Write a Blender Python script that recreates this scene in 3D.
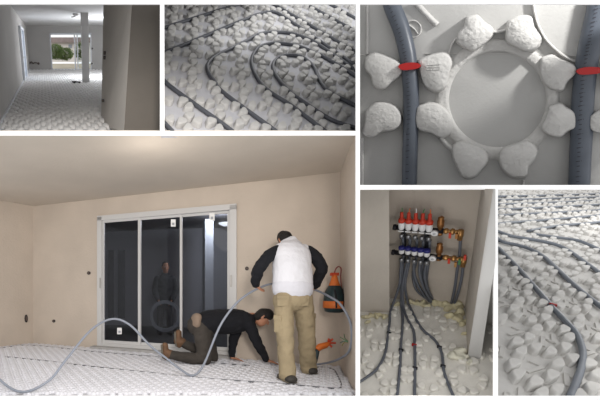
import bpy, bmesh, math, random
from mathutils import Vector, Matrix, noise
random.seed(7)
PI = math.pi
for o in list(bpy.data.objects): bpy.data.objects.remove(o)
S = bpy.context.scene; COL = S.collection

# ---------------------------------------------------------------- camera, world, light, exposure
F, CX, CY, H = 400.0, 125.0, 288.0, 1.07          # focal length / principal point in px of the 600x400 frame, eye height
cam = bpy.data.objects.new('camera', bpy.data.cameras.new('camera')); COL.objects.link(cam)
cam.data.sensor_width = 36; cam.data.sensor_fit = 'HORIZONTAL'; cam.data.lens = F/600*36
cam.data.shift_x = (300-CX)/600; cam.data.shift_y = (CY-200)/600
cam.location = (0, 0, H); cam.rotation_euler = (PI/2, 0, 0); cam.data.clip_end = 300
S.camera = cam
W = bpy.data.worlds.new('overcast_sky'); S.world = W; W.use_nodes = True
W.node_tree.nodes['Background'].inputs[0].default_value = (1.0, 1.0, 1.0, 1)
W.node_tree.nodes['Background'].inputs[1].default_value = 0.92
S.view_settings.view_transform = 'Standard'; S.view_settings.look = 'None'
S.view_settings.exposure = 0.22; S.view_settings.gamma = 1; S.view_settings.use_curve_mapping = False
S.cycles.max_bounces = 8; S.cycles.diffuse_bounces = 5; S.cycles.transparent_max_bounces = 12
S.cycles.use_denoising = True
try: S.cycles.sample_clamp_indirect = 6
except Exception: pass

def c2w(v): return Vector((v[0], v[2], v[1]+H))          # camera axes (right, up, forward) -> world point
def c2d(v): return Vector((v[0], v[2], v[1]))            # ... direction
EYE = Vector((0, 0, H))
def ray(px, py): return Vector(((px-CX)/F, 1.0, (CY-py)/F))
def at(px, py, Z): return EYE + ray(px, py)*Z
def hit(px, py, p0, n):
    r = ray(px, py); return EYE + r*((p0-EYE).dot(n)/r.dot(n))
def lamp(name, kind, loc, energy, color=(1, 1, 1), size=0.2, target=None, spot=None):
    d = bpy.data.lights.new(name, kind); d.energy = energy; d.color = color
    if kind == 'AREA': d.size = size
    else: d.shadow_soft_size = size
    if spot: d.spot_size = spot; d.spot_blend = 0.6
    o = bpy.data.objects.new(name, d); COL.objects.link(o); o.location = loc
    if target is not None: o.rotation_euler = (Vector(target)-Vector(loc)).to_track_quat('-Z', 'Y').to_euler()
    return o
lamp('room_fill_spot', 'SPOT', (0.35, -0.9, 2.1), 640, (1.0, 0.93, 0.86), 0.5, (0.2, 6.0, 1.15), 0.95)  # unseen fill spot behind the camera, added to light the big room
lamp('room_fill_point', 'POINT', (0.3, 4.30, 2.2), 9, (1.0, 0.92, 0.84), 0.4)  # unseen fill in mid-air, added to lift the big room's walls and ceiling
BC = at(480, 95, 6.0); BN = (EYE-BC).normalized(); BR = BN.cross(Vector((0, 0, -1))).normalized(); BU = BR.cross(-BN).normalized()
if BU.z < 0: BU = -BU
if BR.x < 0: BR = -BR
lamp('board_lamp', 'POINT', BC+BN*1.15+BR*1.9+BU*1.7, 270, (1, .99, .96), 0.13)
lamp('spiral_lamp', 'SPOT', at(400, -330, 6.6), 270, (1, .98, .95), 0.25, at(215, 75, 4.6), 1.0)
lamp('niche_fill', 'POINT', at(440, 410, 3.6), 15, (1, .95, .88), 0.25)  # unseen fill added to brighten the niche
lamp('terrace_fill', 'POINT', at(222, 215, 8.6), 60, (.92, .95, 1), 0.10)  # unseen fill added to lift the dark space behind the glass
lamp('hall_fill', 'POINT', at(119, 44, 13.0), 190, (.93, .96, 1), 0.5)  # unseen fill hidden by the right wall, added to brighten the long room

# ---------------------------------------------------------------- helpers
MATS = {}
def mat(name, col, rough=0.7, var=0.0, vscale=6.0, bump=0.0, bscale=60.0, metal=0.0, col2=None, spec=0.4):
    if name in MATS: return MATS[name]
    m = bpy.data.materials.new(name); m.use_nodes = True; nt = m.node_tree; b = nt.nodes['Principled BSDF']
    b.inputs['Base Color'].default_value = (*col, 1); b.inputs['Roughness'].default_value = rough
    b.inputs['Metallic'].default_value = metal; b.inputs['Specular IOR Level'].default_value = spec
    tc = nt.nodes.new('ShaderNodeTexCoord')
    if var > 0 or col2:
        n = nt.nodes.new('ShaderNodeTexNoise'); n.inputs['Scale'].default_value = vscale; n.inputs['Detail'].default_value = 6
        nt.links.new(tc.outputs['Object'], n.inputs['Vector'])
        r = nt.nodes.new('ShaderNodeValToRGB')
        c2 = col2 or tuple(max(0, c*(1-var)) for c in col)
        r.color_ramp.elements[0].position = .35; r.color_ramp.elements[1].position = .65
        r.color_ramp.elements[0].color = (*c2, 1); r.color_ramp.elements[1].color = (*col, 1)
        nt.links.new(n.outputs['Fac'], r.inputs['Fac']); nt.links.new(r.outputs['Color'], b.inputs['Base Color'])
    if bump > 0:
        n = nt.nodes.new('ShaderNodeTexNoise'); n.inputs['Scale'].default_value = bscale; n.inputs['Detail'].default_value = 4
        nt.links.new(tc.outputs['Object'], n.inputs['Vector'])
        bp = nt.nodes.new('ShaderNodeBump'); bp.inputs['Strength'].default_value = bump; bp.inputs['Distance'].default_value = .02
        nt.links.new(n.outputs['Fac'], bp.inputs['Height']); nt.links.new(bp.outputs['Normal'], b.inputs['Normal'])
    MATS[name] = m; return m
def glass_mat(name, tint, refl):
    m = bpy.data.materials.new(name); m.use_nodes = True; nt = m.node_tree
    for n in list(nt.nodes): nt.nodes.remove(n)
    out = nt.nodes.new('ShaderNodeOutputMaterial'); mix = nt.nodes.new('ShaderNodeMixShader')
    tr = nt.nodes.new('ShaderNodeBsdfTransparent'); gl = nt.nodes.new('ShaderNodeBsdfGlossy')
    tr.inputs[0].default_value = (*tint, 1); gl.inputs['Roughness'].default_value = .03; gl.inputs[0].default_value = (1, 1, 1, 1)
    lw = nt.nodes.new('ShaderNodeFresnel'); lw.inputs['IOR'].default_value = refl
    nt.links.new(lw.outputs[0], mix.inputs[0]); nt.links.new(tr.outputs[0], mix.inputs[1]); nt.links.new(gl.outputs[0], mix.inputs[2])
    nt.links.new(mix.outputs[0], out.inputs[0]); MATS[name] = m; return m

def tag(o, label=None, cat=None, group=None, kind=None):
    if label: o['label'] = label
    if cat: o['category'] = cat
    if group: o['group'] = group
    if kind: o['kind'] = kind
    return o
ORG = {}
def thing(name, loc, label, cat, group=None, kind=None):
    o = bpy.data.objects.new(name, None); COL.objects.link(o); o.location = loc; o.empty_display_size = .05
    ORG[o.name] = Vector(loc); return tag(o, label, cat, group, kind)
def mk(name, V, Fc, m, parent=None, smooth=False, origin=None):
    """one mesh object from world-space points"""
    if origin is not None: org = Vector(origin)
    elif parent is not None: org = ORG[parent.name]
    else:
        xs = [v[0] for v in V]; ys = [v[1] for v in V]; zs = [v[2] for v in V]
        org = Vector(((min(xs)+max(xs))/2, (min(ys)+max(ys))/2, min(zs)))
    me = bpy.data.meshes.new(name); me.from_pydata([tuple(Vector(v)-org) for v in V], [], Fc); me.update()
    bm = bmesh.new(); bm.from_mesh(me); bmesh.ops.recalc_face_normals(bm, faces=bm.faces); bm.to_mesh(me); bm.free()
    if smooth:
        for p in me.polygons: p.use_smooth = True
    me.materials.append(m if not isinstance(m, str) else MATS[m])
    o = bpy.data.objects.new(name, me); COL.objects.link(o); o.location = org; ORG[o.name] = org
    if parent is not None:
        o.parent = parent; o.location = org-ORG[parent.name]
    return o
class MB:
    def __init__(s): s.V = []; s.F = []
    def add(s, V, Fc):
        n = len(s.V); s.V += [Vector(v) for v in V]; s.F += [tuple(i+n for i in f) for f in Fc]; return s
    def prism(s, base, ext):
        n = len(base); e = Vector(ext); V = [Vector(b) for b in base]+[Vector(b)+e for b in base]
        Fc = [tuple(range(n))[::-1], tuple(range(n, 2*n))]+[(i, (i+1) % n, (i+1) % n+n, i+n) for i in range(n)]
        return s.add(V, Fc)
    def box(s, c, ax, ay, az):
        """centre and three half-axis vectors"""
        c = Vector(c); ax, ay, az = Vector(ax), Vector(ay), Vector(az)
        return s.prism([c-ax-ay-az, c+ax-ay-az, c+ax+ay-az, c-ax+ay-az], az*2)
    def tube(s, pts, r, seg=8, sub=4, side=None, caps=True):
        P, Rr = smooth_path(pts, r, sub); n = len(P); V = []
        ref = Vector((0.13, 0.2, 1)).normalized(); prev = None
        for i in range(n):
            t = (P[min(i+1, n-1)]-P[max(i-1, 0)]).normalized()
            a = prev if prev is not None else ref
            a = a-t*a.dot(t)
            if a.length < 1e-4: a = Vector((1, 0, 0))-t*t.x
            a.normalize(); prev = a; b = t.cross(a)
            for k in range(seg):
                th = 2*PI*k/seg; V.append(P[i]+(a*math.cos(th)+b*math.sin(th))*Rr[i])
        Fc = [(i*seg+k, i*seg+(k+1) % seg, (i+1)*seg+(k+1) % seg, (i+1)*seg+k) for i in range(n-1) for k in range(seg)]
        if caps: Fc += [tuple(range(seg))[::-1], tuple(range((n-1)*seg, n*seg))]
        return s.add(V, Fc)
    def lathe(s, p0, axis, prof, seg=14):
        """prof: (distance along axis, radius)"""
        ax = Vector(axis).normalized(); a = ax.orthogonal().normalized(); b = ax.cross(a); V = []
        for d, r in prof:
            for k in range(seg):
                th = 2*PI*k/seg; V.append(Vector(p0)+ax*d+(a*math.cos(th)+b*math.sin(th))*max(r, 1e-4))
        n = len(prof)
        Fc = [(i*seg+k, i*seg+(k+1) % seg, (i+1)*seg+(k+1) % seg, (i+1)*seg+k) for i in range(n-1) for k in range(seg)]
        Fc += [tuple(range(seg))[::-1], tuple(range((n-1)*seg, n*seg))]
        return s.add(V, Fc)
    def build(s, name, m, parent=None, smooth=False, origin=None): return mk(name, s.V, s.F, m, parent, smooth, origin)
def smooth_path(pts, r, sub):
    pts = [Vector(p) for p in pts]; n = len(pts)
    rr = list(r) if isinstance(r, (list, tuple)) else [r]*n
    if n < 3 or sub < 2: return pts, rr
    P = []; R = []
    for i in range(n-1):
        p0, p1, p2, p3 = pts[max(i-1, 0)], pts[i], pts[i+1], pts[min(i+2, n-1)]
        for k in range(sub):
            t = k/sub
            P.append(.5*((2*p1)+(p2-p0)*t+(2*p0-5*p1+4*p2-p3)*t*t+(3*p1-p0-3*p2+p3)*t**3)); R.append(rr[i]*(1-t)+rr[i+1]*t)
    P.append(pts[-1]); R.append(rr[-1]); return P, R
def limb(mb, pts, rad, side, sub=4, seg=14):
    """closed tapered tube with round ends; rad: (half width along side, half depth)"""
    pts = [Vector(p) for p in pts]; A = [x[0] if isinstance(x, tuple) else x for x in rad]; B = [x[1] if isinstance(x, tuple) else x for x in rad]
    P, Ra = smooth_path(pts, A, sub); _, Rb = smooth_path(pts, B, sub); n = len(P); rings = []
    sd = Vector(side)
    def fr(t):
        a = sd-t*sd.dot(t)
        if a.length < .05: a = t.orthogonal()
        a.normalize(); return a, t.cross(a)
    t0 = (P[1]-P[0]).normalized(); t1 = (P[-1]-P[-2]).normalized()
    for q in (.98, .8, .5, .2):
        rings.append((P[0]-t0*min(Ra[0], Rb[0])*q, t0, Ra[0]*math.sqrt(1-q*q), Rb[0]*math.sqrt(1-q*q)))
    for i in range(n): rings.append((P[i], (P[min(i+1, n-1)]-P[max(i-1, 0)]).normalized(), Ra[i], Rb[i]))
    for q in (.2, .5, .8, .98):
        rings.append((P[-1]+t1*min(Ra[-1], Rb[-1])*q, t1, Ra[-1]*math.sqrt(1-q*q), Rb[-1]*math.sqrt(1-q*q)))
    V = []
    for p, t, ra, rb in rings:
        a, b = fr(t)
        for k in range(seg):
            th = 2*PI*k/seg; V.append(p+a*math.cos(th)*ra+b*math.sin(th)*rb)
    m = len(rings)
    Fc = [(i*seg+k, i*seg+(k+1) % seg, (i+1)*seg+(k+1) % seg, (i+1)*seg+k) for i in range(m-1) for k in range(seg)]
    Fc += [tuple(range(seg))[::-1], tuple(range((m-1)*seg, m*seg))]
    mb.add(V, Fc)
def fuse(name, mb, m, parent, voxel=.012, it=4, folds=0.0, fscale=9.0):
    """union of closed shapes into one continuous skin"""
    o = mb.build(name, m, parent, True)
    r = o.modifiers.new('r', 'REMESH'); r.mode = 'VOXEL'; r.voxel_size = voxel; r.use_smooth_shade = True
    s = o.modifiers.new('s', 'SMOOTH'); s.factor = .5; s.iterations = it
    me = bpy.data.meshes.new_from_object(o.evaluated_get(bpy.context.evaluated_depsgraph_get()))
    o.modifiers.clear(); old = o.data; o.data = me; bpy.data.meshes.remove(old)
    if folds:
        nrm = [v.normal.copy() for v in me.vertices]
        for v, vn in zip(me.vertices, nrm):
            q = v.co*fscale; d = noise.noise(Vector((q.x, q.y, q.z*1.7)))+.5*noise.noise(q*2.3); v.co += vn*d*folds
    for p in me.polygons: p.use_smooth = True
    if not me.materials: me.materials.append(m if not isinstance(m, str) else MATS[m])
    me.name = name; return o

EPS = dict(rough=.75, var=.07, vscale=9, bump=.35, bscale=120)
mat('foam_white', (.74, .73, .72), **EPS)
mat('frame_white', (.96, .96, .96), .6)
mat('baffle_grey', (.42, .42, .42), .9)
mat('pipe_grey', (.17, .19, .225), .42, .12, 8)
mat('red_plastic', (.40, .014, .014), .4)

# ---------------------------------------------------------------- white front wall with six openings and the added light baffles behind it
ZF = 3.90
fr = thing('wall_front', at(300, 470, ZF), 'white front wall with six rectangular openings side by side', 'wall', kind='structure')
def rail(x0, y0, x1, y1):
    mb = MB(); mb.prism([at(x0, y1, ZF), at(x1, y1, ZF), at(x1, y0, ZF), at(x0, y0, ZF)], Vector((0, .012, 0))); mb.build('rail', 'frame_white', fr)
XL, XR = -46, 646
for r in [(XL, -30, XR, 4), (XL, 396, XR, 470), (XL-30, -30, XL, 470), (XR, -30, XR+30, 470), (356, 4, 360, 396), (XL, 131, 356, 135.3),
          (160, 4, 164.4, 131), (360, 185, XR, 189.5), (494, 189.5, 498, 396)]: rail(*r)
def partition(x0, y0, x1, y1, z0, z1, lab):
    d = Vector((0, 0, .006)) if y0 == y1 else Vector((.006, 0, 0))
    tag(MB().prism([at(x0, y0, z0), at(x1, y1, z0), at(x1, y1, z1), at(x0, y0, z1)], d).build('light_baffle', 'baffle_grey'), lab, 'wall', kind='structure')  # added to keep light from spilling between the sets
for r in [(XL, 133.1, 358, 133.1, 3.915, 5.2, 'thin grey partition above the workers\' room'), (162.2, 2, 162.2, 133, 3.915, 7.2, 'thin grey light baffle added between empty room and pipe spiral'), (358, 0, 358, 133, 3.915, 7.2, 'thin grey light baffle added right of the pipe spiral'),
          (358, 133, 358, 398, 3.915, 6.0, 'thin grey partition right of the workers\' room'), (358, 187.3, XR, 187.3, 3.915, 7.4, 'thin grey light baffle added under the close view of the ring'), (162.2, -1, 358, -1, 3.915, 5.0, 'thin grey light baffle added over the pipe spiral'), (358, -12, XR+40, -12, 3.915, 4.6, 'thin grey light baffle added over the close view of the ring'), (496, 188, 496, 398, 3.915, 16.0, 'thin grey light baffle added right of the manifold niche')]: partition(*r)

# ================================================================ the big room with the two workers (lower left)
mat('plaster_warm', (.57, .495, .42), .9, .10, 1.6, .25, 30)
mat('ceiling_warm', (.62, .555, .48), .9, .08, 1.2, .15, 20)
mat('floor_white', (.50, .50, .53), .8)
mat('alu_white', (.56, .555, .55), .4)
mat('sill_grey', (.42, .41, .40), .9, .15, 12, .4, 80)
CE = 2.64
G = lambda px, py: hit(px, py, Vector((0, 0, 0)), Vector((0, 0, 1)))
cL = G(33, 343.8); cR = G(340, 367); wl = G(-60, 355); wr = Vector((2.315, 3.99, 0))
wdir = (cR-cL).normalized(); wn = Vector((-wdir.y, wdir.x, 0))      # along the wall, away into the wall
if wn.y < 0: wn = -wn
def WP(px, py, off=0.0):
    return hit(px, py, cL-wn*off, wn)
def wl_at(px, z, off=0.0):
    p = WP(px, CY, off); return Vector((p.x, p.y, z))
# floor, ceiling, walls
MB().prism([Vector((wl.x-.1, 3.93, -.04)), Vector((2.30, 3.93, -.04)), cR+Vector((.05, .05, -.04)), cL+Vector((0, .1, -.04)), wl+Vector((-.1, .1, -.04))], (0, 0, .04)).build('floor', 'floor_white').__setitem__('kind', 'structure')
tag(bpy.data.objects['floor'], 'white board floor under the two working men', 'floor')
c = MB(); c.prism([Vector((wl.x-.1, 4.06, CE)), Vector((2.345, 4.06, CE)), Vector((cR.x+.05, cR.y+.05, CE)), Vector((cL.x, cL.y+.1, CE)), Vector((wl.x-.1, wl.y+.1, CE))], (0, 0, .03))
tag(c.build('ceiling', 'ceiling_warm'), 'plain beige ceiling over the two working men', 'ceiling', kind='structure')
tag(MB().prism([cL, wl, wl+Vector((-.05, .1, 0)), cL+Vector((-.05, .1, 0))], (0, 0, CE)).build('wall_left', 'plaster_warm'), 'beige plastered wall left of the sliding door', 'wall', kind='structure')
tag(MB().prism([cR, wr, wr+Vector((.012, 0.01, 0)), cR+Vector((.08, .1, 0))], (0, 0, CE)).build('wall_right', 'plaster_warm'), 'narrow beige wall at the right beside the standing man', 'wall', kind='structure')
DX0, DX1 = 98, 235.5
zT = WP(98, 219).z; zB = 0.06
bw = MB(); th = wn*.12
def wq(a, b, z0, z1): bw.prism([Vector((a.x, a.y, z0)), Vector((b.x, b.y, z0)), Vector((b.x, b.y, z0))+th, Vector((a.x, a.y, z0))+th], (0, 0, z1-z0))
d0, d1 = wl_at(DX0, 0), wl_at(DX1, 0)
wq(cL, d0, 0, CE); wq(d1, cR, 0, CE); wq(d0, d1, zT, CE); wq(d0, d1, 0, zB)
tag(bw.build('wall_back', 'plaster_warm'), 'beige plastered back wall around the dark sliding door', 'wall', kind='structure')
# ceiling joint
# sliding door
dd = thing('door_1', wl_at(166, zB), 'white framed three pane sliding glass door, dark behind', 'door', kind='structure')
def dbar(px0, px1, z0, z1, o0, o1, name, m, par=dd):
    a = wl_at(px0, z0, o0); b = wl_at(px1, z0, o0); e = wn*(o0-o1)
    return MB().prism([a, b, b+e, a+e], (0, 0, z1-z0)).build(name, m, par)
dbar(97, 101.5, zB, zT+.03, .03, -.10, 'frame_post', 'alu_white'); dbar(229.5, 236.5, zB, zT+.03, .03, -.10, 'frame_post', 'alu_white')
dbar(97, 236.5, zT-.035, zT+.05, .03, -.10, 'frame_head', 'alu_white'); dbar(97, 236.5, zB, zB+.05, .04, -.10, 'frame_track', 'alu_white')
mat('glass_dark', (.30, .31, .33))
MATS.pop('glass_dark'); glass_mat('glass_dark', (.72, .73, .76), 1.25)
for i, (a, b, of) in enumerate([(101.5, 140.5, 0.0), (138.5, 182, -.02), (180, 229.5, -.045)]):
    sash = thing('sash', wl_at((a+b)/2, zB+.05), None, None); sash.parent = dd; sash.location = ORG[sash.name]-ORG[dd.name]
    s0, s1 = zB+.05, zT-.03; wv = [2.6, 2.2, 2.2][i]
    dbar(a, a+wv, s0, s1, of, of-.035, 'stile', 'alu_white', sash); dbar(b-wv, b, s0, s1, of, of-.035, 'stile', 'alu_white', sash)
    dbar(a+wv, b-wv, s0, s0+.05, of, of-.035, 'bottom_rail', 'alu_white', sash); dbar(a+wv, b-wv, s1-.045, s1, of, of-.035, 'top_rail', 'alu_white', sash)
    dbar(a+wv, b-wv, s0+.05, s1-.045, of-.014, of-.022, 'pane', 'glass_dark', sash)
mat('paper_white', (.85, .85, .84), .8); mat('paper_print', (.35, .37, .40), .8)
for (x, y, w, h) in [(173.3, 223, 2.4, 3.6), (212, 217, 2.6, 3.8), (119.5, 331, 2.3, 3.2)]:
    a = [WP(x-w, y+h, .004), WP(x+w, y+h, .004), WP(x+w, y-h, .004), WP(x-w, y-h, .004)]
    st = MB().prism(a, -wn*.003).build('sticker', 'paper_white', dd)
    a = [WP(x-w*.5, y+h*.6, .008), WP(x+w*.5, y+h*.6, .008), WP(x+w*.5, y-h*.1, .008), WP(x-w*.5, y-h*.1, .008)]
    MB().prism(a, -wn*.002).build('printed_mark', 'paper_print', st)
for px, py in ((100.2, 283), (231, 281)):
    h0 = WP(px, py, .035); MB().box(h0, wdir*.012, wn*.014, Vector((0, 0, .09))).build('handle', mat('handle_grey', (.42, .40, .38), .4, metal=.6), dd)
sl = MB(); a = wl_at(94.5, 0, .0); b = wl_at(232, 0, .0); sl.prism([a, b, b-wn*.16, a-wn*.16], (0, 0, .058))
tag(sl.build('door_sill', 'sill_grey'), 'rough grey concrete sill below the sliding door', 'sill', kind='structure')
# dark terrace behind the glass
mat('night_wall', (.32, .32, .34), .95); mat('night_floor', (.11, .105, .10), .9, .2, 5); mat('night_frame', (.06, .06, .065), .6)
tb = Vector((-3.2, 11.6, 0)); 
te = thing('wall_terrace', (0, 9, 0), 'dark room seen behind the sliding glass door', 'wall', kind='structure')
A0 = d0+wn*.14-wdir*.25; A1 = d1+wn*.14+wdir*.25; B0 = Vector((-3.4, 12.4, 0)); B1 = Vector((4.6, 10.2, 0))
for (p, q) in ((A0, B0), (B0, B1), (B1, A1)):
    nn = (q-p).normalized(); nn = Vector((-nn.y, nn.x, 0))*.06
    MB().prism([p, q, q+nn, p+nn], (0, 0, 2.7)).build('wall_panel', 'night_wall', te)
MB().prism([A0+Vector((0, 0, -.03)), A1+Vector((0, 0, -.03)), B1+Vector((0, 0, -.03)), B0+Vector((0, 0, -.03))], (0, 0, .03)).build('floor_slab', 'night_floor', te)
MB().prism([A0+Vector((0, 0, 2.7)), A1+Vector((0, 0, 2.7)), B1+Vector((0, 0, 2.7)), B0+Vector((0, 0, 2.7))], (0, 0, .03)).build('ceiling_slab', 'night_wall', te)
def far_box(x0, x1, y0, y1, Z, dp, name, m):
    return MB().prism([at(x0, y1, Z), at(x1, y1, Z), at(x1, y1, Z)+Vector((0, dp, 0)), at(x0, y1, Z)+Vector((0, dp, 0))], Vector((0, 0, (y1-y0)*Z/F))).build(name, m)
tag(far_box(205, 213.5, 219, 336, 9.0, .3, 'column', mat('column_grey', (.42, .44, .47), .7)), 'grey reflected column built solid behind the right glass pane', 'column')  # a reflection in the pane, built as a solid column
for i, (x0, x1) in enumerate(((108, 114), (118, 125))):
    w = far_box(x0, x1, 250, 318, 10.6, .06, 'window_%d' % (i+1), 'night_frame')
    tag(w, ('tall dark opening behind the left glass pane, its leftmost one', 'tall dark opening behind the left glass pane, right of its twin')[i], 'window', kind='structure')
gl = thing('ceiling_light', at(226, 224, 10.0), 'bright reflected glow built as a globe behind right glass pane', 'light')  # reflection glow of the pane, imitated by an added emissive globe
m_ = bpy.data.materials.new('reflected_glow'); m_.use_nodes = True; MATS['reflected_glow'] = m_
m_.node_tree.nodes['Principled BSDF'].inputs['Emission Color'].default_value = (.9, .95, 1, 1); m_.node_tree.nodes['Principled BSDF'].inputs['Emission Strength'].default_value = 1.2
MB().lathe(at(225.5, 226, 10.0), Vector((0, 0, 1)), [(0, .06), (.05, .16), (.16, .20), (.26, .16), (.30, .06)], 18).build('glow_globe', 'reflected_glow', gl, True)
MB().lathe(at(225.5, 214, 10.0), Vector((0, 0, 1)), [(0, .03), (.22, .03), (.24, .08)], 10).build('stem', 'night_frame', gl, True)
# nubs on the big floor
def nub_shape(r=1.0, h=1.0, seg=18, lob=.16, rot=0.0, prof=((1.12, 0), (1.0, .72), (.93, .92), (.78, 1.0)), n=3):
    V = []
    for s, z in prof:
        for k in range(seg):
            t = 2*PI*k/seg; rr = r*s*(1+lob*math.cos(n*(t-rot))); V.append((rr*math.cos(t), rr*math.sin(t), z*h))
    m = len(prof)
    Fc = [(i*seg+k, i*seg+(k+1) % seg, (i+1)*seg+(k+1) % seg, (i+1)*seg+k) for i in range(m-1) for k in range(seg)]+[tuple(range((m-1)*seg, m*seg))]
    return V, Fc
RING = [(.14, .36), (.36, .14), (.36, -.14), (.14, -.36), (-.14, -.36), (-.36, -.14), (-.36, .14), (-.14, .36)]
sV, sF = nub_shape(seg=7, lob=0, prof=((1.15, 0), (.95, .8), (.6, 1.0)))
nb = MB(); pit = .145; dn = (wr-cR).normalized()
for i in range(-3, 54):
    for j in range(0, 46):
        for (u, v) in RING:
            p = cL-wdir*.9+wdir*(i+u+.5)*pit+Vector((-wdir.y, wdir.x, 0)).normalized()*(-1)*(j+v+.5)*pit*1.0
            if p.y < 4.0 or p.y > 8.2: continue
            # inside the room?
            if (p-cL).dot(wn) > -.05: continue
            if (p-cR).cross(dn).z*((Vector((0, 5, 0))-cR).cross(dn).z) < .05: continue
            lw_ = (wl-cL).normalized()
            if (p-cL).cross(lw_).z*((Vector((0, 5, 0))-cL).cross(lw_).z) < 0.02: continue
            if abs((p.x/p.y)*F+CX-150) > 225: continue
            nb.add([(p.x+x*.027, p.y+y*.027, z*.026) for x, y, z in sV], sF)
o = nb.build('floor_nubs', mat('floor_nub_white', (.69, .69, .73), .75, .07, 9), bpy.data.objects['floor'], True); o['kind'] = 'stuff'
# pipes already laid on that floor
def floor_pts(L, z=.0155): return [hit(x, y, Vector((0, 0, z)), Vector((0, 0, 1))) for x, y in L]
for L, lab in [([(5, 357), (40, 360.5), (90, 366.5), (150, 373), (215, 379.5), (280, 384), (330, 388.5), (341, 387.5), (339, 379), (333, 369.5), (320, 367.5), (300, 369)], 'grey pipe laid across the white floor, hooking back near right corner'),
               ([(0, 348.5), (22, 345.5), (45, 346.5), (90, 351.5), (150, 356.5), (200, 362), (250, 366)], 'grey pipe laid along the foot of the beige back wall')]:
    tag(MB().tube(floor_pts(L), .012, 6, 3).build('heating_pipe', mat('pipe_dark', (.09, .095, .11), .5), None, True), lab, 'pipe', 'pipes laid on the big room floor')
# the loose hose
HP = [(-22, 352, 4.25), (0, 380, 4.1), (23, 392, 4.0), (49, 380.5, 4.05), (65, 361, 4.2), (91, 330, 4.5), (112, 319, 4.7), (130, 325, 4.75), (149.5, 345, 4.75), (166, 358, 4.75), (180, 369, 4.72), (193, 375.5, 4.71), (204, 364, 4.72), (219, 328, 4.72), (233, 307, 4.76), (245, 296, 4.82), (258, 288.5, 4.90), (271, 284, 4.98), (292, 283, 5.02), (306, 287, 5.0), (318, 291, 4.9), (330, 297, 4.7), (341, 305, 4.5), (351, 325, 4.32), (350, 349, 4.38), (340, 358.5, 4.65), (327, 363, 4.95), (315, 364.5, 5.15)]
tag(MB().tube([at(*p) for p in HP], .0132, 10, 5).build('loose_hose', mat('hose_grey', (.235, .255, .30), .4), None, True), 'long loose grey hose arching through the standing man\'s hands', 'hose')
# wall boxes
for (x, y, w, h, lab) in [(26, 318.5, 1.6, 4, 'dark oval hole in beige wall left of the corner'), (54, 321, 1.5, 1.5, 'small dark round hole low on the beige back wall'), (89, 273, 1.7, 1.7, 'small black switch box left of the sliding door'), (247, 268.5, 1.8, 2.0, 'small black switch box between sliding door and standing man')]:
    if x < 30:
        wN = Vector((-(wl-cL).normalized().y, (wl-cL).normalized().x, 0)); f_ = lambda a, b: hit(a, b, cL, wN); out = wN if wN.x > 0 else -wN
    else: f_ = lambda a, b: WP(a, b); out = -wn
    mb = MB(); n = 12; P = [f_(x+w*math.cos(2*PI*k/n), y+h*math.sin(2*PI*k/n))+out*.002 for k in range(n)]
    t_ = thing('wall_box', P[0], lab, 'wall box', 'wall boxes in the big room')
    mb.prism(P, out*.012); mb.build('rim', mat('box_black', (.03, .028, .03), .6), t_)
    P2 = [f_(x+.6*w*math.cos(2*PI*k/n), y+.6*h*math.sin(2*PI*k/n))+out*.015 for k in range(n)]
    MB().prism(P2, out*.004).build('cover', mat('box_brown', (.10, .07, .06), .6), t_)
# orange and dark garden sprayer hung in the corner
mat('orange', (.70, .17, .03), .5, .1, 12); mat('tank_dark', (.02, .04, .045), .35, .2, 20); mat('orange_red', (.55, .07, .03), .5)
sz = 5.12; ba = at(334.5, 312.5, sz); ax = Vector((0, 0, 1)); k = sz/F
sp = thing('pressure_sprayer', ba, 'dark sprayer tank with orange band and neck hanging in the corner', 'sprayer')
MB().lathe(ba, ax, [(0, 6*k), (1*k, 9*k), (6*k, 9.8*k), (9*k, 10*k), (13*k, 10*k), (19*k, 9.6*k), (23*k, 7.5*k), (26.5*k, 5.6*k), (28*k, 4*k)], 20).build('tank', 'tank_dark', sp, True)
MB().lathe(ba+ax*4.5*k, ax, [(0, 10.1*k), (.3*k, 10.5*k), (6.8*k, 10.4*k), (7*k, 10*k)], 20).build('band', 'orange', sp, True)
MB().lathe(ba+ax*26.5*k, ax, [(0, 5.3*k), (2*k, 4.8*k), (5*k, 3.6*k), (9*k, 2.7*k), (11*k, 2.2*k)], 16).build('neck', 'orange', sp, True)
hb = MB(); hb.box(ba+ax*38.3*k, Vector((3.8*k, 0, 0)), Vector((0, 1.6*k, 0)), ax*1.5*k); hb.build('pump_cap', 'orange_red', sp)
MB().tube([ba+Vector((x*k, 0, z*k)) for x, z in ((0, 39), (1, 43), (3.5, 45.8), (6, 45), (6.6, 42), (6.2, 36), (6.8, 26), (8.5, 14))], .008, 6, 4).build('hose_loop', mat('hose_red', (.25, .06, .05), .5), sp, True)
for s in (-1, 1): MB().tube([ba+Vector((s*3.5*k, -7*k, 23*k)), ba+Vector((s*4*k, -10.6*k, 14*k)), ba+Vector((s*3.5*k, -10.2*k, 5*k))], .010, 6, 3).build('strap', mat('strap_black', (.012, .012, .015), .7), sp, True)
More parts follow.
